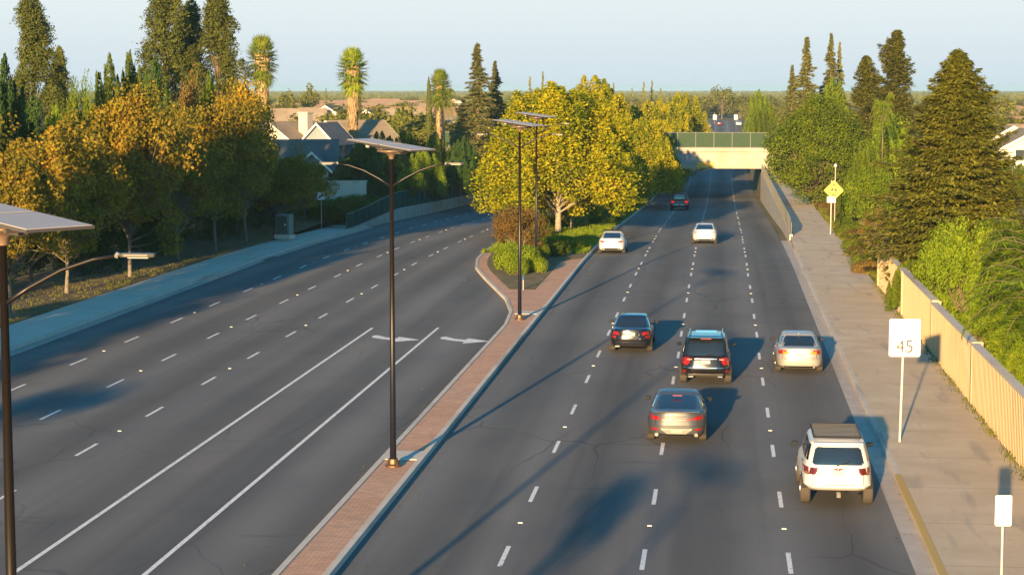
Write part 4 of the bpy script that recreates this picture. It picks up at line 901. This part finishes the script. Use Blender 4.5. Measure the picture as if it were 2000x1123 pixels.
# small roadside boards past the bridge
for (px, lb) in ((1396,'white traffic board beyond the bridge, left one of the two'),(1437,'white traffic board beyond the bridge, right one of the two')):
    q = at(px, 243, 0); r = thing('road_sign', lb, 'road sign', q, 0); post(2.0, r); board('sign_panel', rrect(1.1,1.5,.05), 0, 2.2, -.05, m_sign, r)

# ------------------------------------------------------------------ houses
m_tile = NM('roof_tile_tan', [(.29,.235,.165),(.35,.29,.205)], scale=.8, rough=.9, second=[(.4,(1,1,1),(.20,.15,.10),.45,.7,.7),(6,(.1,1,1),(.2,.14,.1),.5,.6,.4)])
m_tile2 = NM('roof_tile_rust', [(.26,.17,.11),(.32,.215,.14)], scale=.8, rough=.9, second=[(.4,(1,1,1),(.25,.16,.11),.45,.7,.7)])
m_tile3 = NM('roof_shingle_grey', [(.12,.12,.13),(.18,.17,.17)], scale=.8, rough=.9, second=[(.5,(1,1,1),(.24,.20,.16),.45,.7,.5)])
m_wcream = NM('stucco_cream', [(.46,.42,.34),(.52,.47,.39)], scale=.5, rough=.9); m_wblue = NM('siding_blue_grey', [(.17,.22,.26),(.21,.26,.30)], scale=.5, rough=.85)
m_wwhite = NM('stucco_white', [(.58,.55,.48),(.66,.62,.54)], scale=.5, rough=.9); m_wtan = NM('stucco_tan', [(.40,.33,.25),(.46,.38,.29)], scale=.5, rough=.9)
m_tr = M('white_fascia', (.62,.60,.55), .6); m_win = M('house_window', (.03,.04,.05), .12, 0, .7); m_roofdk = NM('dark_tile', [(.10,.105,.105),(.14,.14,.135)], scale=.7, rough=.85)
def house(label, loc, rz, w_, d, hw, rh, roof, wall, kind='gable', chim=None, wins=2, group=None, ov=.5, detail=True, name='house'):
    """w along x (ridge direction), d along y"""
    r = thing(name, label, 'house', loc, rz, group); mb = MB(); hx, hy = w_/2, d/2
    if kind == 'gable':
        mb.add([(-hx,-hy,-.5),(hx,-hy,-.5),(hx,hy,-.5),(-hx,hy,-.5),(-hx,-hy,hw),(hx,-hy,hw),(hx,hy,hw),(-hx,hy,hw),(-hx,0,hw+rh),(hx,0,hw+rh)],
               [(0,1,5,4),(2,3,7,6),(3,0,4,8,7),(1,2,6,9,5)])
    else: mb.box((0,0,hw/2-.25),(w_,d,hw+.5))
    mb.build('wall', wall, r)
    a, b_ = hx+ov, hy+ov; k = rh/hy; e = hw-ov*k+.03; th = .16; rf = MB()
    if kind == 'gable':
        top = hw+rh+.03
        for sg in (-1,1):
            q = [(-a,sg*b_,e),(a,sg*b_,e),(a,0,top),(-a,0,top)]; rf.add([(x,y,z+.0) for x,y,z in q]+[(x,y,z+th) for x,y,z in q], [(0,1,2,3),(4,5,6,7),(0,1,5,4),(1,2,6,5),(3,0,4,7)])
    else:
        ins = min(a-.3, b_); top = hw+rh
        q = [(-a,-b_,hw),(a,-b_,hw),(a,b_,hw),(-a,b_,hw),(-a+ins,0,top),(a-ins,0,top)]; rf.add(q, [(0,1,5,4),(1,2,5),(2,3,4,5),(3,0,4),(0,1,2,3)])
        rf.box((0,0,hw-.06),(2*a,2*b_,.1))
    ro = rf.build('roof', roof, r)
    if chim:
        c = MB(); cx, cy, ch, cw = chim; c.box((cx,cy,ch/2),(cw,cw,ch)); c.box((cx,cy,ch+.08),(cw+.2,cw+.2,.16)); c.build('chimney', wall if wall is not m_wblue else m_wwhite, r)
    if detail:
        if kind == 'gable':
            for sx in (-1,1):
                f = MB()
                for sg in (-1,1): f.add([(sx*(a+.02),sg*b_,e-.12),(sx*(a+.02),sg*b_,e+th+.02),(sx*(a+.02),0,top+th+.02),(sx*(a+.02),0,top-.12)], [(0,1,2,3)])
                f.build('fascia', m_tr, r)
        for (sx, sy) in ((0,-1),(-1,0),(1,0)):
            for i in range(wins):
                for z in ([1.5,4.2] if hw > 4.5 else [1.5 if hw < 3.6 else hw-1.3]):
                    f = MB(); u_ = (i-(wins-1)/2)*((w_ if sy else d)/(wins+.3))
                    if sy: f.box((u_,-hy-.02,z),(1.3,.08,1.3)); g_ = MB(); g_.box((u_,-hy-.07,z),(1.1,.03,1.1))
                    else: f.box((sx*(hx+.02),u_,z),(.08,1.1,1.3)); g_ = MB(); g_.box((sx*(hx+.07),u_,z),(.03,.9,1.1))
                    fo = f.build('window', m_tr, r); g_.build('pane', m_win, fo)
    return r
def HP(px, D, z=0.0): return Vector((XD(px, D, z), D, z))
# ------------------------------------------------------------------ houses in place
house('blue grey house with a dark slate roof, lowest and nearest beside the golden trees', HP(592,205), .12, 6.5, 5.5, 3.4, 2.4, m_roofdk, m_wblue, wins=2)
house('small blue grey gable front at the right end of the dark slate roof', HP(622,203), 1.45, 5, 3.2, 3.2, 1.5, m_roofdk, m_wblue, wins=1)
house('cream house with a sunlit gable and square white chimney above the dark slate roof', HP(572,234), 1.1, 9, 8, 4.4, 2.8, m_tile, m_wcream, chim=(-.5,-2.2,8.3,1.2), wins=1)
house('narrow two-storey blue grey gable house right of the white chimney', HP(640,226), 1.35, 7, 3.8, 5.2, 2.0, m_tile3, m_wblue, wins=1)
house('house with a brown roof and white fascia above the green trees', HP(694,256), .75, 8.5, 7, 4.6, 2.4, m_tile, m_wcream, wins=2)
house('tan-roofed long house behind the two blue grey houses', HP(582,370), .05, 10, 9, 4.8, 2.6, m_tile, m_wcream, wins=3)
house('house with a white gable front and rust roof, left of the second tall palm', HP(650,378), 1.45, 12, 10, 4.9, 3.0, m_tile2, m_wwhite, wins=2)
house('low tan-roofed house behind the cypress and the shrubs, right of the second tall palm', HP(775,392), .08, 12, 9, 4.6, 2.5, m_tile, m_wcream, wins=4)
house('tan gabled house between the middle palm and the low tan-roofed house', HP(728,385), 1.4, 10, 9, 4.4, 2.6, m_tile2, m_wcream, wins=2)
house('tan-roofed house half behind the third palm', HP(830,430), .1, 14, 10, 4.6, 2.6, m_tile2, m_wtan, wins=3)
house('white two-storey house with twin gables at the right edge', HP(1962,225), 1.5, 9, 6.5, 5.0, 1.9, m_tile, m_wwhite, wins=2)
house('white house cut by the right edge, right of the twin-gabled house', HP(2003,215), 1.5, 9, 7, 4.8, 1.9, m_tile, m_wwhite, wins=2)
house('long white house behind the tall redwood on the right', HP(1900,262), .1, 16, 9, 3.4, 2.6, m_tile, m_wwhite, wins=3)
hr = random.Random(8); hi = 0
for D in (400, 440, 490, 550, 620, 700, 790, 900, 1050):
    for k in range(9):
        px = 500+(k+hr.uniform(-.3,.3))*52*(1 if D < 700 else .95)
        if px > 965: continue
        house('pale small house among the distant tan roofs', HP(px, D+hr.uniform(-15,15)), hr.choice((0,1.57))+hr.uniform(-.2,.2), hr.uniform(13,18), hr.uniform(9,12), hr.uniform(2.8,3.6), hr.uniform(2.0,2.9), hr.choice((m_tile,m_tile,m_tile2)), hr.choice((m_wcream,m_wwhite,m_wtan)), hr.choice(('gable','hip')), wins=1, group='distant houses', detail=D < 560)
for D in (330, 420, 540, 700):
    for k in range(4):
        house('pale house in the distance on the right', HP(1925+k*48+hr.uniform(-8,8), D), hr.uniform(-.2,.2), 15, 10, 3.0, 2.4, hr.choice((m_tile,m_tile2)), m_wcream, 'hip', wins=1, group='distant houses on the right', detail=False)

# ------------------------------------------------------------------ vegetation in place
P = {}
P['syc'] = [p_broad(10+i, 10, 3.9, 1.7, 150, 150, .21, .85, m_orange, m_greybark, plume=.3, tr=.12, shell=.3) for i in range(3)]
P['sycy'] = [p_lobed(20+i, 10, 3.5, 36, 820, .165, m_yellow, .95, 2.6, 2.4, m_palebark, asp=.75, loose=1) for i in range(4)]
P['big'] = [p_lobed(30+i, 12, 4.0, 56, 1000, .16, m_yellow, 1.0, 2.9, 2.9, m_palebark, asp=.75, loose=1) for i in range(2)]
P['green'] = [p_lobed(40+i, 8, 3.3, 30, 760, .18, m_green, .85, 2.6) for i in range(3)]
P['dark'] = [p_lobed(50+i, 9, 3.3, 30, 800, .19, m_dark, .9, 2.8) for i in range(2)]+[p_broad(52, 9, 3.9, .8, 95, 210, .21, 1.0, m_dark, tr=.18)]
P['lime'] = [p_lobed(60, 7, 2.7, 22, 700, .17, m_lime, .8, 2.2), p_broad(61, 7, 3.2, .6, 75, 190, .19, .8, m_lime, plume=.1, tr=.12), p_lobed(62, 7, 2.7, 18, 800, .17, m_lime, .95, 2.4)]
P['oak'] = [p_broad(70, 9, 4.9, .7, 210, 330, .16, 1.0, m_green, tr=.28, shell=.72)]
P['myrtle'] = [p_broad(80, 4.2, 2.2, .9, 90, 220, .12, .55, m_rust, m_palebark, tr=.06, multi=3)]
P['rust'] = [p_broad(81, 7, 2, 1.2, 40, 150, .16, .6, m_rust, plume=.4)]
P['deo'] = [p_conifer(90+i, 17, 3.6, m_needle2, droop=.2, base=.8, nb=190, nl=170, leaf=.34, pw=1.05, ragged=.62, top=2.6) for i in range(2)]
P['red'] = [p_conifer(100, 13.5, 4.0, m_olive, droop=.1, base=1.3, nb=520, nl=220, leaf=.27, pw=.8, ragged=.42, top=1.9, up=.2, gap=0)]
P['red2'] = [p_conifer(101, 14, 2.8, m_olive, droop=.05, base=.6, nb=300, nl=170, leaf=.3, pw=.55, ragged=.5, top=.9, up=.3)]
P['pine'] = [p_lobed(110+i, 20, 2.9, 62, 620, .26, m_needle, .95, 2.0, 1.5, column=True, asp=.34, loose=.6) for i in range(3)]
P['cyp'] = [p_column(120, 9, .55, m_needle)]
P['palm'] = [p_fanpalm(130)]
P['fpalm'] = [p_featherpalm(140)]
P['shrub'] = [p_shrub(150+i, 1.1, 1.3, m_lime) for i in range(2)]
P['shrubg'] = [p_shrub(155, 1.1, 1.3, m_green)]
P['shrubb'] = [p_shrub(157, 1.2, 1.3, m_rust)]
P['far'] = [p_broad(160+i, 8, 3.6, .8, 26, 50, .5, 1.2, m_olive, tr=.15) for i in range(3)]
P['farp'] = [p_conifer(170, 12, 2.6, m_needle2, nb=60, nl=26, leaf=.7)]
BASE = dict(syc=(10,3.4), sycy=(10,3.4), big=(12,3.7), green=(8,3.6), dark=(9,3.6), lime=(7,2.8), oak=(9,4.6), myrtle=(4.2,2.0), rust=(7,2), deo=(17,3.6), red=(13.5,4.0), red2=(14,2.8), pine=(20,3.0), cyp=(9,.55), palm=(15,1.75), fpalm=(5,3.2), shrub=(1.1,1.3), shrubg=(1.1,1.3), shrubb=(1.2,1.3), far=(8,3.6), farp=(12,2.6))
vr = random.Random(21); cnt = {}
def tree(kind, px, D, top, wpx, label, group=None, z=0.0, rz=None, name=None, cat='tree', variant=None):
    """px, D: where the trunk stands; top: how high it reaches; wpx: crown width as seen"""
    H = ZT(top, D)-z; R = wpx/2/F*D; h0, r0 = BASE[kind]; cnt[kind] = cnt.get(kind, -1)+1; v = cnt[kind] if variant is None else variant
    loc = Vector((XD(px, D, z+3), D, z-.05))
    return plant(name or NAMES[kind], P[kind][v % len(P[kind])], loc, vr.uniform(0,6.28) if rz is None else rz, label, cat, (R/r0, R/r0, H/h0), group)
NAMES = dict(syc='sycamore_tree', sycy='sycamore_tree', big='sycamore_tree', green='broadleaf_tree', dark='evergreen_tree', lime='broadleaf_tree', oak='round_tree', myrtle='crepe_myrtle', rust='broadleaf_tree', deo='cedar_tree', red='redwood_tree', red2='conifer_tree', pine='pine_tree', cyp='cypress_tree', palm='fan_palm', fpalm='feather_palm', shrub='shrub', shrubg='shrub', shrubb='shrub', far='tree', farp='conifer_tree')

# --- autumn sycamores along the left pavement (trunks from the near end to the far end)
row = [(-95, 84, 330, 210, None), (15, 96, 265, 240, 'autumn sycamore at the left edge behind the nearest lamp panel'), (128, 107.5, 232, 225, 'autumn sycamore with the leftmost visible pale trunk, over the lamp arm'),
       (252, 117, 172, 215, 'tall golden sycamore, second pale trunk from the left, over the lamp arm tip'), (346, 128, 235, 190, 'autumn sycamore, third pale trunk from the left edge'), (420, 136, 176, 180, 'golden-topped sycamore, fourth pale trunk from the left'),
       (480, 145, 165, 160, 'golden-topped sycamore just left of the utility cabinet'), (548, 154, 290, 150, 'olive brown sycamore directly behind the utility cabinet'), (592, 165, 300, 120, 'last autumn sycamore, beside the small square arrow sign')]
for px, D, top, wpx, lb in row:
    tree('syc', px, D, top, wpx, lb or 'autumn sycamore just outside the left edge of the row', 'sycamores along the left pavement', .05)
for (X, Y, H) in ((-27.3,74,7.2),(-28.6,62,6.4),(-29.6,50,5.8),(-31,38,5.6)):
    plant('sycamore_tree', P['syc'][int(Y)%3], Vector((X,Y,0)), Y, 'sycamore of the left row standing outside the picture', 'tree', (1,1,H/10), 'sycamores along the left pavement')
for (t, s, k) in ((-42,4,0),(-44,16,1),(-42.5,28,0),(-45,40,2),(-43,50,1),(-45,60,0),(-41,-8,2)):  # unseen evergreens, added so that their shade covers the left verge
    plant('evergreen_tree', P['dark'][k], W(t,s), s, 'unseen dark evergreen added left of the picture edge to shade the verge', 'tree', (1.1,1.1,.85), 'unseen evergreens added to shade the left verge')
# --- behind them
tree('pine', 72, 150, -14, 165, 'tall slender pine at far left rising above everything near it', variant=0)
tree('pine', 122, 158, 92, 85, 'shorter dark pine close right of the tall far-left pine', variant=1)
tree('pine', 328, 165, -45, 175, 'very tall pine cut by the top edge, left one of the pair', variant=1)
tree('pine', 375, 172, 0, 130, 'pine with gaps between the two very tall pines', variant=0)
tree('pine', 430, 165, -22, 165, 'very tall pine cut by the top edge, right one of the pair', variant=2)
tree('dark', 12, 118, 100, 150, 'big dark evergreen tree at the left edge')
tree('dark', -60, 110, 60, 150, 'dark evergreen tree mostly beyond the left edge')
tree('dark', 70, 128, 200, 120, 'dark evergreen tree between the edge tree and the lime tree')
tree('green', 215, 140, 105, 110, 'green tree with upright plumes left of the bigger dark green tree')
tree('green', 262, 144, 88, 110, 'green plumed tree peaking left of the tall pine pair')
tree('dark', 305, 138, 105, 110, 'dark green tree shaded below the tall pine pair')
tree('lime', 115, 132, 180, 80, 'lime green tree under the far-left pine')
tree('lime', 162, 136, 145, 70, 'narrow lime green tree between the far-left pine and the plumed trees')
tree('rust', 370, 146, 142, 60, 'small reddish brown tree below the tall pine pair')
tree('green', 410, 150, 148, 90, 'green tree behind the golden sycamores under the right tall pine')
tree('lime', 415, 148, 140, 40, 'small light green tree top under the right tall pine')
tree('dark', 180, 126, 225, 150, 'dark green tree behind the second autumn sycamore'); tree('dark', 320, 134, 205, 130, 'dark green tree behind the third autumn sycamore')
tree('dark', 480, 160, 215, 120, 'dark green tree behind the golden-topped sycamores')
for i, (px, D, top) in enumerate(((-40,106,330),(60,112,330),(160,120,330),(250,130,330),(330,140,330),(400,148,320),(470,156,320),(530,165,320))):
    tree('dark', px, D, top, 150, 'dark hedge-like evergreen behind the autumn sycamores', 'dark evergreens behind the left row')
# --- green mass in the middle distance
mid = [(705,215,272,95,'green','green tree directly above the lamp panel'),(745,222,252,100,'green','green tree right of the brown-roofed house'),(795,225,250,90,'green','green bushy tree left of the tall cypress'),
       (850,222,258,90,'green','green bushy tree below the third palm'),(905,215,262,80,'dark','dark green tree left of the cedar foot'),(680,200,300,80,'dark','dark bushy tree left of the lamp panel'),
       (770,205,290,90,'dark','dark green tree right of the lamp panel'),(830,205,285,90,'lime','yellow green tree below the lamp panel right end'),(900,212,300,90,'dark','dark green tree above the curved green fence'),(730,198,310,70,'dark','dark green tree left behind the lamp pole'),
       (960,225,290,70,'dark','dark green tree beside the leftmost golden crown'),(800,196,325,60,'lime','small lime green tree behind the right lamp arm')]
for px, D, top, wpx, kd, lb in mid: tree(kd, px, D, top, wpx, lb)
for px, D, wpx in ((640,175,60),(680,178,60),(705,182,50),(650,168,40),(760,205,60),(860,220,60),(920,235,60),(600,170,40)):
    tree('shrubg', px, D, 0, wpx, 'dull green shrub on the bank behind the left fence', 'shrubs on the left bank').scale = (1.6,1.6,1.5)
tree('shrubb', 840, 214, 0, 60, 'orange brown shrub on the bank above the curved fence').scale = (1.7,1.7,1.3)
# block wall behind the square sign
r = thing('block_wall', 'grey block wall seen behind the small square arrow sign', 'wall', HP(668,186), .25)
mb = MB(); mb.box((0,0,1.2),(4.6,.25,2.6)); mb.build('wall_panel', m_conc, r); mb = MB(); mb.box((0,0,2.55),(4.8,.34,.12)); mb.build('coping', m_conc, r)
# --- cedars, palms and cypresses on the left of the median
tree('deo', 933, 235, 83, 175, 'tall pointed cedar left of the golden median trees', variant=0)
tree('deo', 967, 246, 118, 130, 'slightly shorter cedar right behind the tall pointed cedar', variant=1)
tree('deo', 905, 250, 190, 120, 'low broad cedar left of the tall pointed cedar', variant=1)
tree('deo', 1010, 262, 180, 60, 'small cedar peeking left of the golden crowns', variant=0)
tree('palm', 514, 250, 80, 56, 'tall fan palm with a shaggy trunk, leftmost of the three palms', variant=0)
tree('palm', 690, 250, 103, 56, 'tall fan palm with a thick pale trunk, middle of the three palms', variant=0)
tree('palm', 860, 262, 143, 40, 'shorter fan palm with dry fronds, rightmost of the three palms', variant=0)
tree('cyp', 838, 255, 150, 13, 'tall thin cypress left of the third palm'); tree('cyp', 703, 262, 178, 11, 'thin cypress right of the middle palm'); tree('cyp', 733, 262, 208, 8, 'smallest cypress right of the middle palm')
tree('fpalm', 868, 240, 205, 60, 'low spiky yellow green palm below the third fan palm')
# --- golden sycamores on the median
med = [(1090,157,140,290,'big','biggest golden sycamore, leaning pale trunk at the near end of the median'),(1118,163,200,200,'sycy','golden sycamore close right of the biggest one, pale straight trunk'),
       (1012,172,235,100,'sycy','golden sycamore left of the biggest one, low crown over the left lanes'),(1165,230,144,175,'big','golden sycamore with a tall rounded top, right of the biggest one'),
       (1135,245,185,150,'sycy','golden sycamore behind the tall rounded top'),(1188,190,236,150,'sycy','golden sycamore midway along the median'),(1245,226,218,150,'sycy','yellow sycamore right of the midway one'),(1266,234,235,130,'sycy','yellow sycamore before the bridge, fourth from the far end'),
       (1222,250,205,130,'sycy','greenish gold sycamore behind the midway one'),(1300,285,225,90,'sycy','yellow sycamore low beside the bridge'),(1300,300,186,120,'sycy','broad yellow sycamore top left of the far road'),(1335,315,180,110,'sycy','broad yellow sycamore top touching the far road'),(1265,290,198,110,'sycy','yellow sycamore behind the bridge, furthest left')]
med += [(1046,159,255,150,'sycy','lower golden sycamore filling the left of the biggest crown'),(1142,167,262,150,'sycy','lower golden sycamore filling the right of the biggest crown')]
for px, D, top, wpx, kd, lb in med:
    t_, s_ = TS(XD(px, D), D); tree(kd, px, D, top, wpx, lb, 'golden sycamores on the median', dip(s_)+.12)
tree('myrtle', 1010, 127.5, 398, 112, 'reddish olive crepe myrtle with three pale stems on the median nose', z=.16)
# --- shrubs on the median
for (px, D, wpx, hh, kd, lb) in ((1048,119.5,46,1.0,'shrub','low lime green shrub beside the brick at the right of the nose'),(1056,128,44,1.2,'shrubg','green shrub behind the nose shrubs on the lane side'),(990,121.5,55,1.5,'shrub','lime green shrub at the left of the median nose'),(1030,120,60,1.6,'shrub','lime green shrub at the right of the median nose'),(1008,117.5,50,1.2,'shrub','lime green shrub at the tip of the median nose'),(1000,126,60,1.4,'shrub','lime green shrub under the crepe myrtle'),(1052,124,40,1.2,'shrubg','green shrub with reddish edge right of the nose shrubs')):
    tree(kd, px, D, 0, wpx, lb, z=.14).scale = (wpx/2/F*D/1.3, wpx/2/F*D/1.3*1.15, hh/1.1)
sr = random.Random(5)
for k in range(30):
    s = 131+k*5.2+sr.uniform(-1.5,1.5); t = sr.uniform(-14.8,-9.9); p = W(t, s, dip(s)+.12)
    o = plant('shrub', P['shrub'][k % 2] if k % 3 else P['shrubg'][0], p, k, 'low green shrub under the golden median trees', 'shrub', (.75+sr.random()*.5,)*2+(.55+sr.random()*.5,), 'low shrubs along the median')
# --- right side
tree('deo', 1573, 235, 70, 150, 'tall spiky cedar on the right, leftmost of the two spires', variant=0); tree('deo', 1545, 242, 126, 110, 'shorter cedar left of the two tall spires', variant=1)
tree('deo', 1620, 250, 64, 120, 'tall spiky cedar on the right, rightmost of the two spires', variant=1); tree('deo', 1637, 255, 80, 70, 'narrow cedar tip clinging to the right spire', variant=0)
tree('red2', 1690, 205, 108, 120, 'dense olive conifer left of the tallest right-hand conifer'); tree('red2', 1745, 200, 58, 135, 'tallest clumpy conifer behind the redwood on the right')
tree('red2', 1725, 230, 170, 130, 'low conifer between the two clumpy conifers')
tree('red', 1862, 105, 94, 325, 'large dark olive redwood spreading over the boundary wall', z=0)
tree('oak', 1594, 190, 205, 225, 'big round green tree beside the path at the bridge', z=.1)
tree('green', 1650, 205, 300, 70, 'green tree behind the right flank of the round tree')
tree('lime', 1628, 240, 150, 95, 'bright lime tree between the cedars and the clumpy conifers'); tree('lime', 1482, 330, 166, 62, 'golden green tree beyond the bridge, left of the cedars'); tree('green', 1492, 300, 205, 80, 'green tree just behind the right end of the bridge')
tree('green', 1508, 282, 238, 60, 'green bushy tree at the right bridge end'); tree('lime', 1742, 170, 222, 120, 'lime green tree top between the round tree and the redwood', variant=1)
tree('lime', 1705, 138, 325, 105, 'yellow green small tree right of the diamond sign', z=.1, variant=1); tree('green', 1700, 160, 262, 100, 'yellow green tree behind the dry palm'); tree('fpalm', 1722, 160, 240, 60, 'feather palm with dry tan fronds right of the round tree')
tree('green', 1668, 168, 315, 70, 'dark shaded tree behind the diamond sign'); tree('rust', 1705, 128, 408, 60, 'brown leaved tree top at the end of the boundary wall')
tree('green', 1975, 190, 308, 110, 'green tree below the white twin-gabled house', variant=1)
tree('lime', 1938, 150, 350, 90, 'yellow green tree between the redwood and the right edge', variant=1)
# shrubs hanging over the boundary wall
for i, (px, D, top, wpx, kd, lb) in enumerate(((1775,98,500,80,'green','green bush above the wall below the redwood'),(1840,92,430,95,'lime','bright green tree over the wall, left of two'),(1895,84,418,110,'lime','bright green tree over the wall, middle one'),(1945,86,420,100,'lime','bright green tree over the wall, right one'),
        (1868,86,545,100,'green','green bush spilling over the wall below the bright trees'),(1925,80,580,95,'lime','bright green bush spilling over the wall behind the speed sign'),(1985,74,600,110,'lime','bright green bush spilling over the wall at the right edge'),(2010,67,640,90,'lime','yellow green bush hanging over the wall at right edge'),(2030,100,400,180,'green','green tree cut by the right edge behind the palm'))):
    tree(kd, px, D, top, wpx*1.15, lb, variant=1)
for i, (px, D, top) in enumerate(((2042,71,520),(2022,80,490),(2050,62,600))):
    o = tree('fpalm', px, D, top, 250, ('feather palm with long arching fronds over the wall at the right edge','feather palm crown behind the bright bushes at the right edge','lowest feather palm drooping over the wall at the right edge')[i]); o.scale = (.95,.95,ZT(top,D)/5)
for i, (px, D, wpx) in enumerate(((1650,150,24),(1668,146,28),(1665,136,26),(1675,130,26),(1684,124,26),(1690,119,26),(1640,165,26),(1610,182,26),(1645,160,28),(1625,172,26),(1660,155,26),(1700,140,30))):
    o = tree('shrubb' if i % 2 else 'shrubg', px+4, D, 0, wpx, 'brownish shrub in the dry verge between path and wall', 'dry shrubs beside the path', z=.1); o.scale = (.62,.8,.75)
# --- further trees, left and right
fr = random.Random(31)
for (px, D, top, wpx, kd, lb) in ((560,520,172,55,'far','round olive tree beyond the tan roofs, left of the two'),(600,540,166,50,'far','round brownish tree beyond the tan roofs, right of the two'),(637,560,172,20,'farp','small dark conifer beyond the roofs right of the round trees'),
        (1035,300,150,30,'farp','thin conifer left of the golden crowns'),(1060,310,140,26,'farp','thin conifer tip above the golden crowns'),(1198,420,162,22,'farp','small dark conifer right of the golden tops'),(1234,470,172,22,'farp','small dark conifer second right of the golden tops'),(1257,470,160,24,'farp','dark conifer, left of the twin pair in the gap'),(1273,480,158,22,'farp','dark conifer, right of the twin pair in the gap'),(1290,500,172,20,'farp','smallest conifer right of the twin pair'),
        (1410,760,165,56,'far','lone round brown tree at the end of the far road'),(1960,480,182,60,'far','round olive tree far right on the horizon')):
    tree(kd, px, D, top, wpx, lb)
for k in range(250):
    D = fr.uniform(340, 1300) if k % 3 else fr.uniform(300, 480)
    zone = fr.random()
    if zone < .5: px = fr.uniform(500, 1000)
    elif zone < .72: px = fr.uniform(1150, 1340)
    else: px = fr.uniform(1780, 2040)
    hh = fr.uniform(4, 8.2); H = hh; top = CY+F*math.tan(math.atan((CAMH-H)/D)-PITCH)
    tree('far', px, D, top, fr.uniform(7,13)/D*F, 'small olive tree scattered among the distant roofs', 'distant trees among the houses')
for k in range(26):
    D = fr.uniform(740, 900); px = 1330+k*7+fr.uniform(-4,4); H = fr.uniform(6,9.5)
    tree('far', px, D, CY+F*math.tan(math.atan((CAMH-H)/D)-PITCH), fr.uniform(10,15)/D*F, 'dark tree closing the far end of the road', 'trees at the far end of the road')
for k in range(34):
    s = fr.uniform(300, 720); t = 8+fr.uniform(0,16); p = W(t, s)
    plant('tree', P['far'][k % 3], p, k, 'green tree along the right of the far road', 'tree', (fr.uniform(.7,1.1),)*2+(fr.uniform(.6,1.0),), 'trees along the right of the far road')
for k in range(34):
    s = fr.uniform(285, 700); t = -34-fr.uniform(0,30); p = W(t, s)
    plant('tree', P['green'][k % 3], p, k, 'green tree left of the far carriageways', 'tree', (fr.uniform(.9,1.3),)*2+(fr.uniform(.7,1.05),), 'trees left of the far carriageways')
# far woods on the plain
g = np.random.default_rng(3); n = 42000; Dd = 1300+g.random(n)**1.4*3800; X = (g.random(n)*2-1)*.33*Dd
cl = np.floor(X/38)*7.3+np.floor(Dd/170)*3.1; hgt = 2.2+3.2*np.abs(np.sin(cl))
z = hgt*g.random(n)**.7; C = np.stack([X, Dd, z], 1); Nr = np.stack([g.normal(size=n)*.4, -np.ones(n), g.random(n)], 1); S_ = (1.6+2.2*g.random(n))*(1+Dd/3500)
me = leaves_mesh('far_wood', C, Nr, S_, S_*.8, m_olive, T=np.tile([1,0,.1],(n,1))+g.normal(size=(n,3))*.4, rng=g)
o = bpy.data.objects.new('far_wood', me); COL.objects.link(o); o['kind'] = 'stuff'; tag(o, 'thin belt of distant trees along the horizon', 'woodland')
# grass tufts and litter in verges
def scatter(name, label, n, fn, mat, leaf, seed, tilt=.6):
    g = np.random.default_rng(seed); Cc = np.array([fn(g) for _ in range(n)]); k = 5
    Cc = np.repeat(Cc, k, 0)+g.normal(size=(n*k,3))*np.array([.09,.09,0]); s = leaf*(.6+.8*g.random(n*k)); Cc[:,2] += s*.35
    me = leaves_mesh(name, Cc, g.normal(size=(n*k,3))*np.array([1,1,.2]), s, s*.22, mat, T=np.tile([0,0,1.],(n*k,1))+g.normal(size=(n*k,3))*tilt, rng=g)
    o = bpy.data.objects.new(name, me); COL.objects.link(o); o['kind'] = 'stuff'; tag(o, label, 'grass')
def gv(g): p = W(-33.1-abs(g.normal())*3, 60+g.random()*110, .1); return tuple(p)
scatter('verge_grass', 'thin green and brown grass in the left verge', 2200, gv, m_olive, .13, 5)
def gm(g): s = 133+g.random()*180; p = W(-16+g.random()*7, s, dip(s)+.165); return tuple(p)
scatter('median_ground_cover', 'green ground cover under the median trees', 16000, gm, m_lime, .28, 6)
def gr(g): s = 114+g.random()*110; p = W(8.8+g.random()*3.5, s, .12); return tuple(p)
scatter('dry_grass', 'dry tan grass between the path and the wall', 7000, gr, m_olive, .3, 7)
def gw(g): s = 30+g.random()*84; p = W(8.72-abs(g.normal())*.08, s, .146); return tuple(p)
scatter('weeds', 'weeds along the foot of the boundary wall', 400, gw, m_olive, .12, 8)
def gl(g):
    s = 40+g.random()*110; t = g.choice([-29.7,-29.6,-10.2,-8.5,4.9,-25]) + g.normal()*.5; return tuple(W(t, s, dip(s)+.003))
g = np.random.default_rng(12); n = 700; C = np.array([gl(g) for _ in range(n)]); C[:,2] += .012
me = leaves_mesh('fallen_leaves', C, np.tile([0,0,1.],(n,1))+g.normal(size=(n,3))*.25, .09, .06, m_orange, rng=g); o = bpy.data.objects.new('fallen_leaves', me); COL.objects.link(o); o['kind'] = 'stuff'; tag(o, 'fallen leaves lying along the kerbs', 'leaves')
# evening haze over the whole place
hb = MB(); hb.box((0,5750,9.6),(18000,16500,28.8)); hm = bpy.data.materials.new('haze'); hm.use_nodes = True; HN = hm.node_tree; HN.nodes.clear()
ho_ = HN.nodes.new('ShaderNodeOutputMaterial'); hv = HN.nodes.new('ShaderNodeVolumePrincipled'); hv.inputs['Color'].default_value = (.45,.75,1,1); hv.inputs['Density'].default_value = .00011
HN.links.new(hv.outputs[0], ho_.inputs['Volume']); hz = hb.build('haze', hm, kind='stuff'); tag(hz, 'thin pale evening haze over the plain', 'haze')
# trees behind the camera whose shade falls on the near lanes
plant('evergreen_tree', [*p_broad(300, 7.4, 1.1, 5.4, 9, 40, .22, .6, m_dark, tr=.1)], W(-9.6,7), 1, 'tree on the median below the camera', 'tree', (1,1,1), 'trees behind the camera')
plant('street_tree', [*p_broad(301, 9.4, 1.7, 7.8, 18, 90, .2, .7, m_green, tr=.1)], W(-32.2,8.5), 1, 'slim street tree left of the camera', 'tree', (1,1,1), 'trees behind the camera')
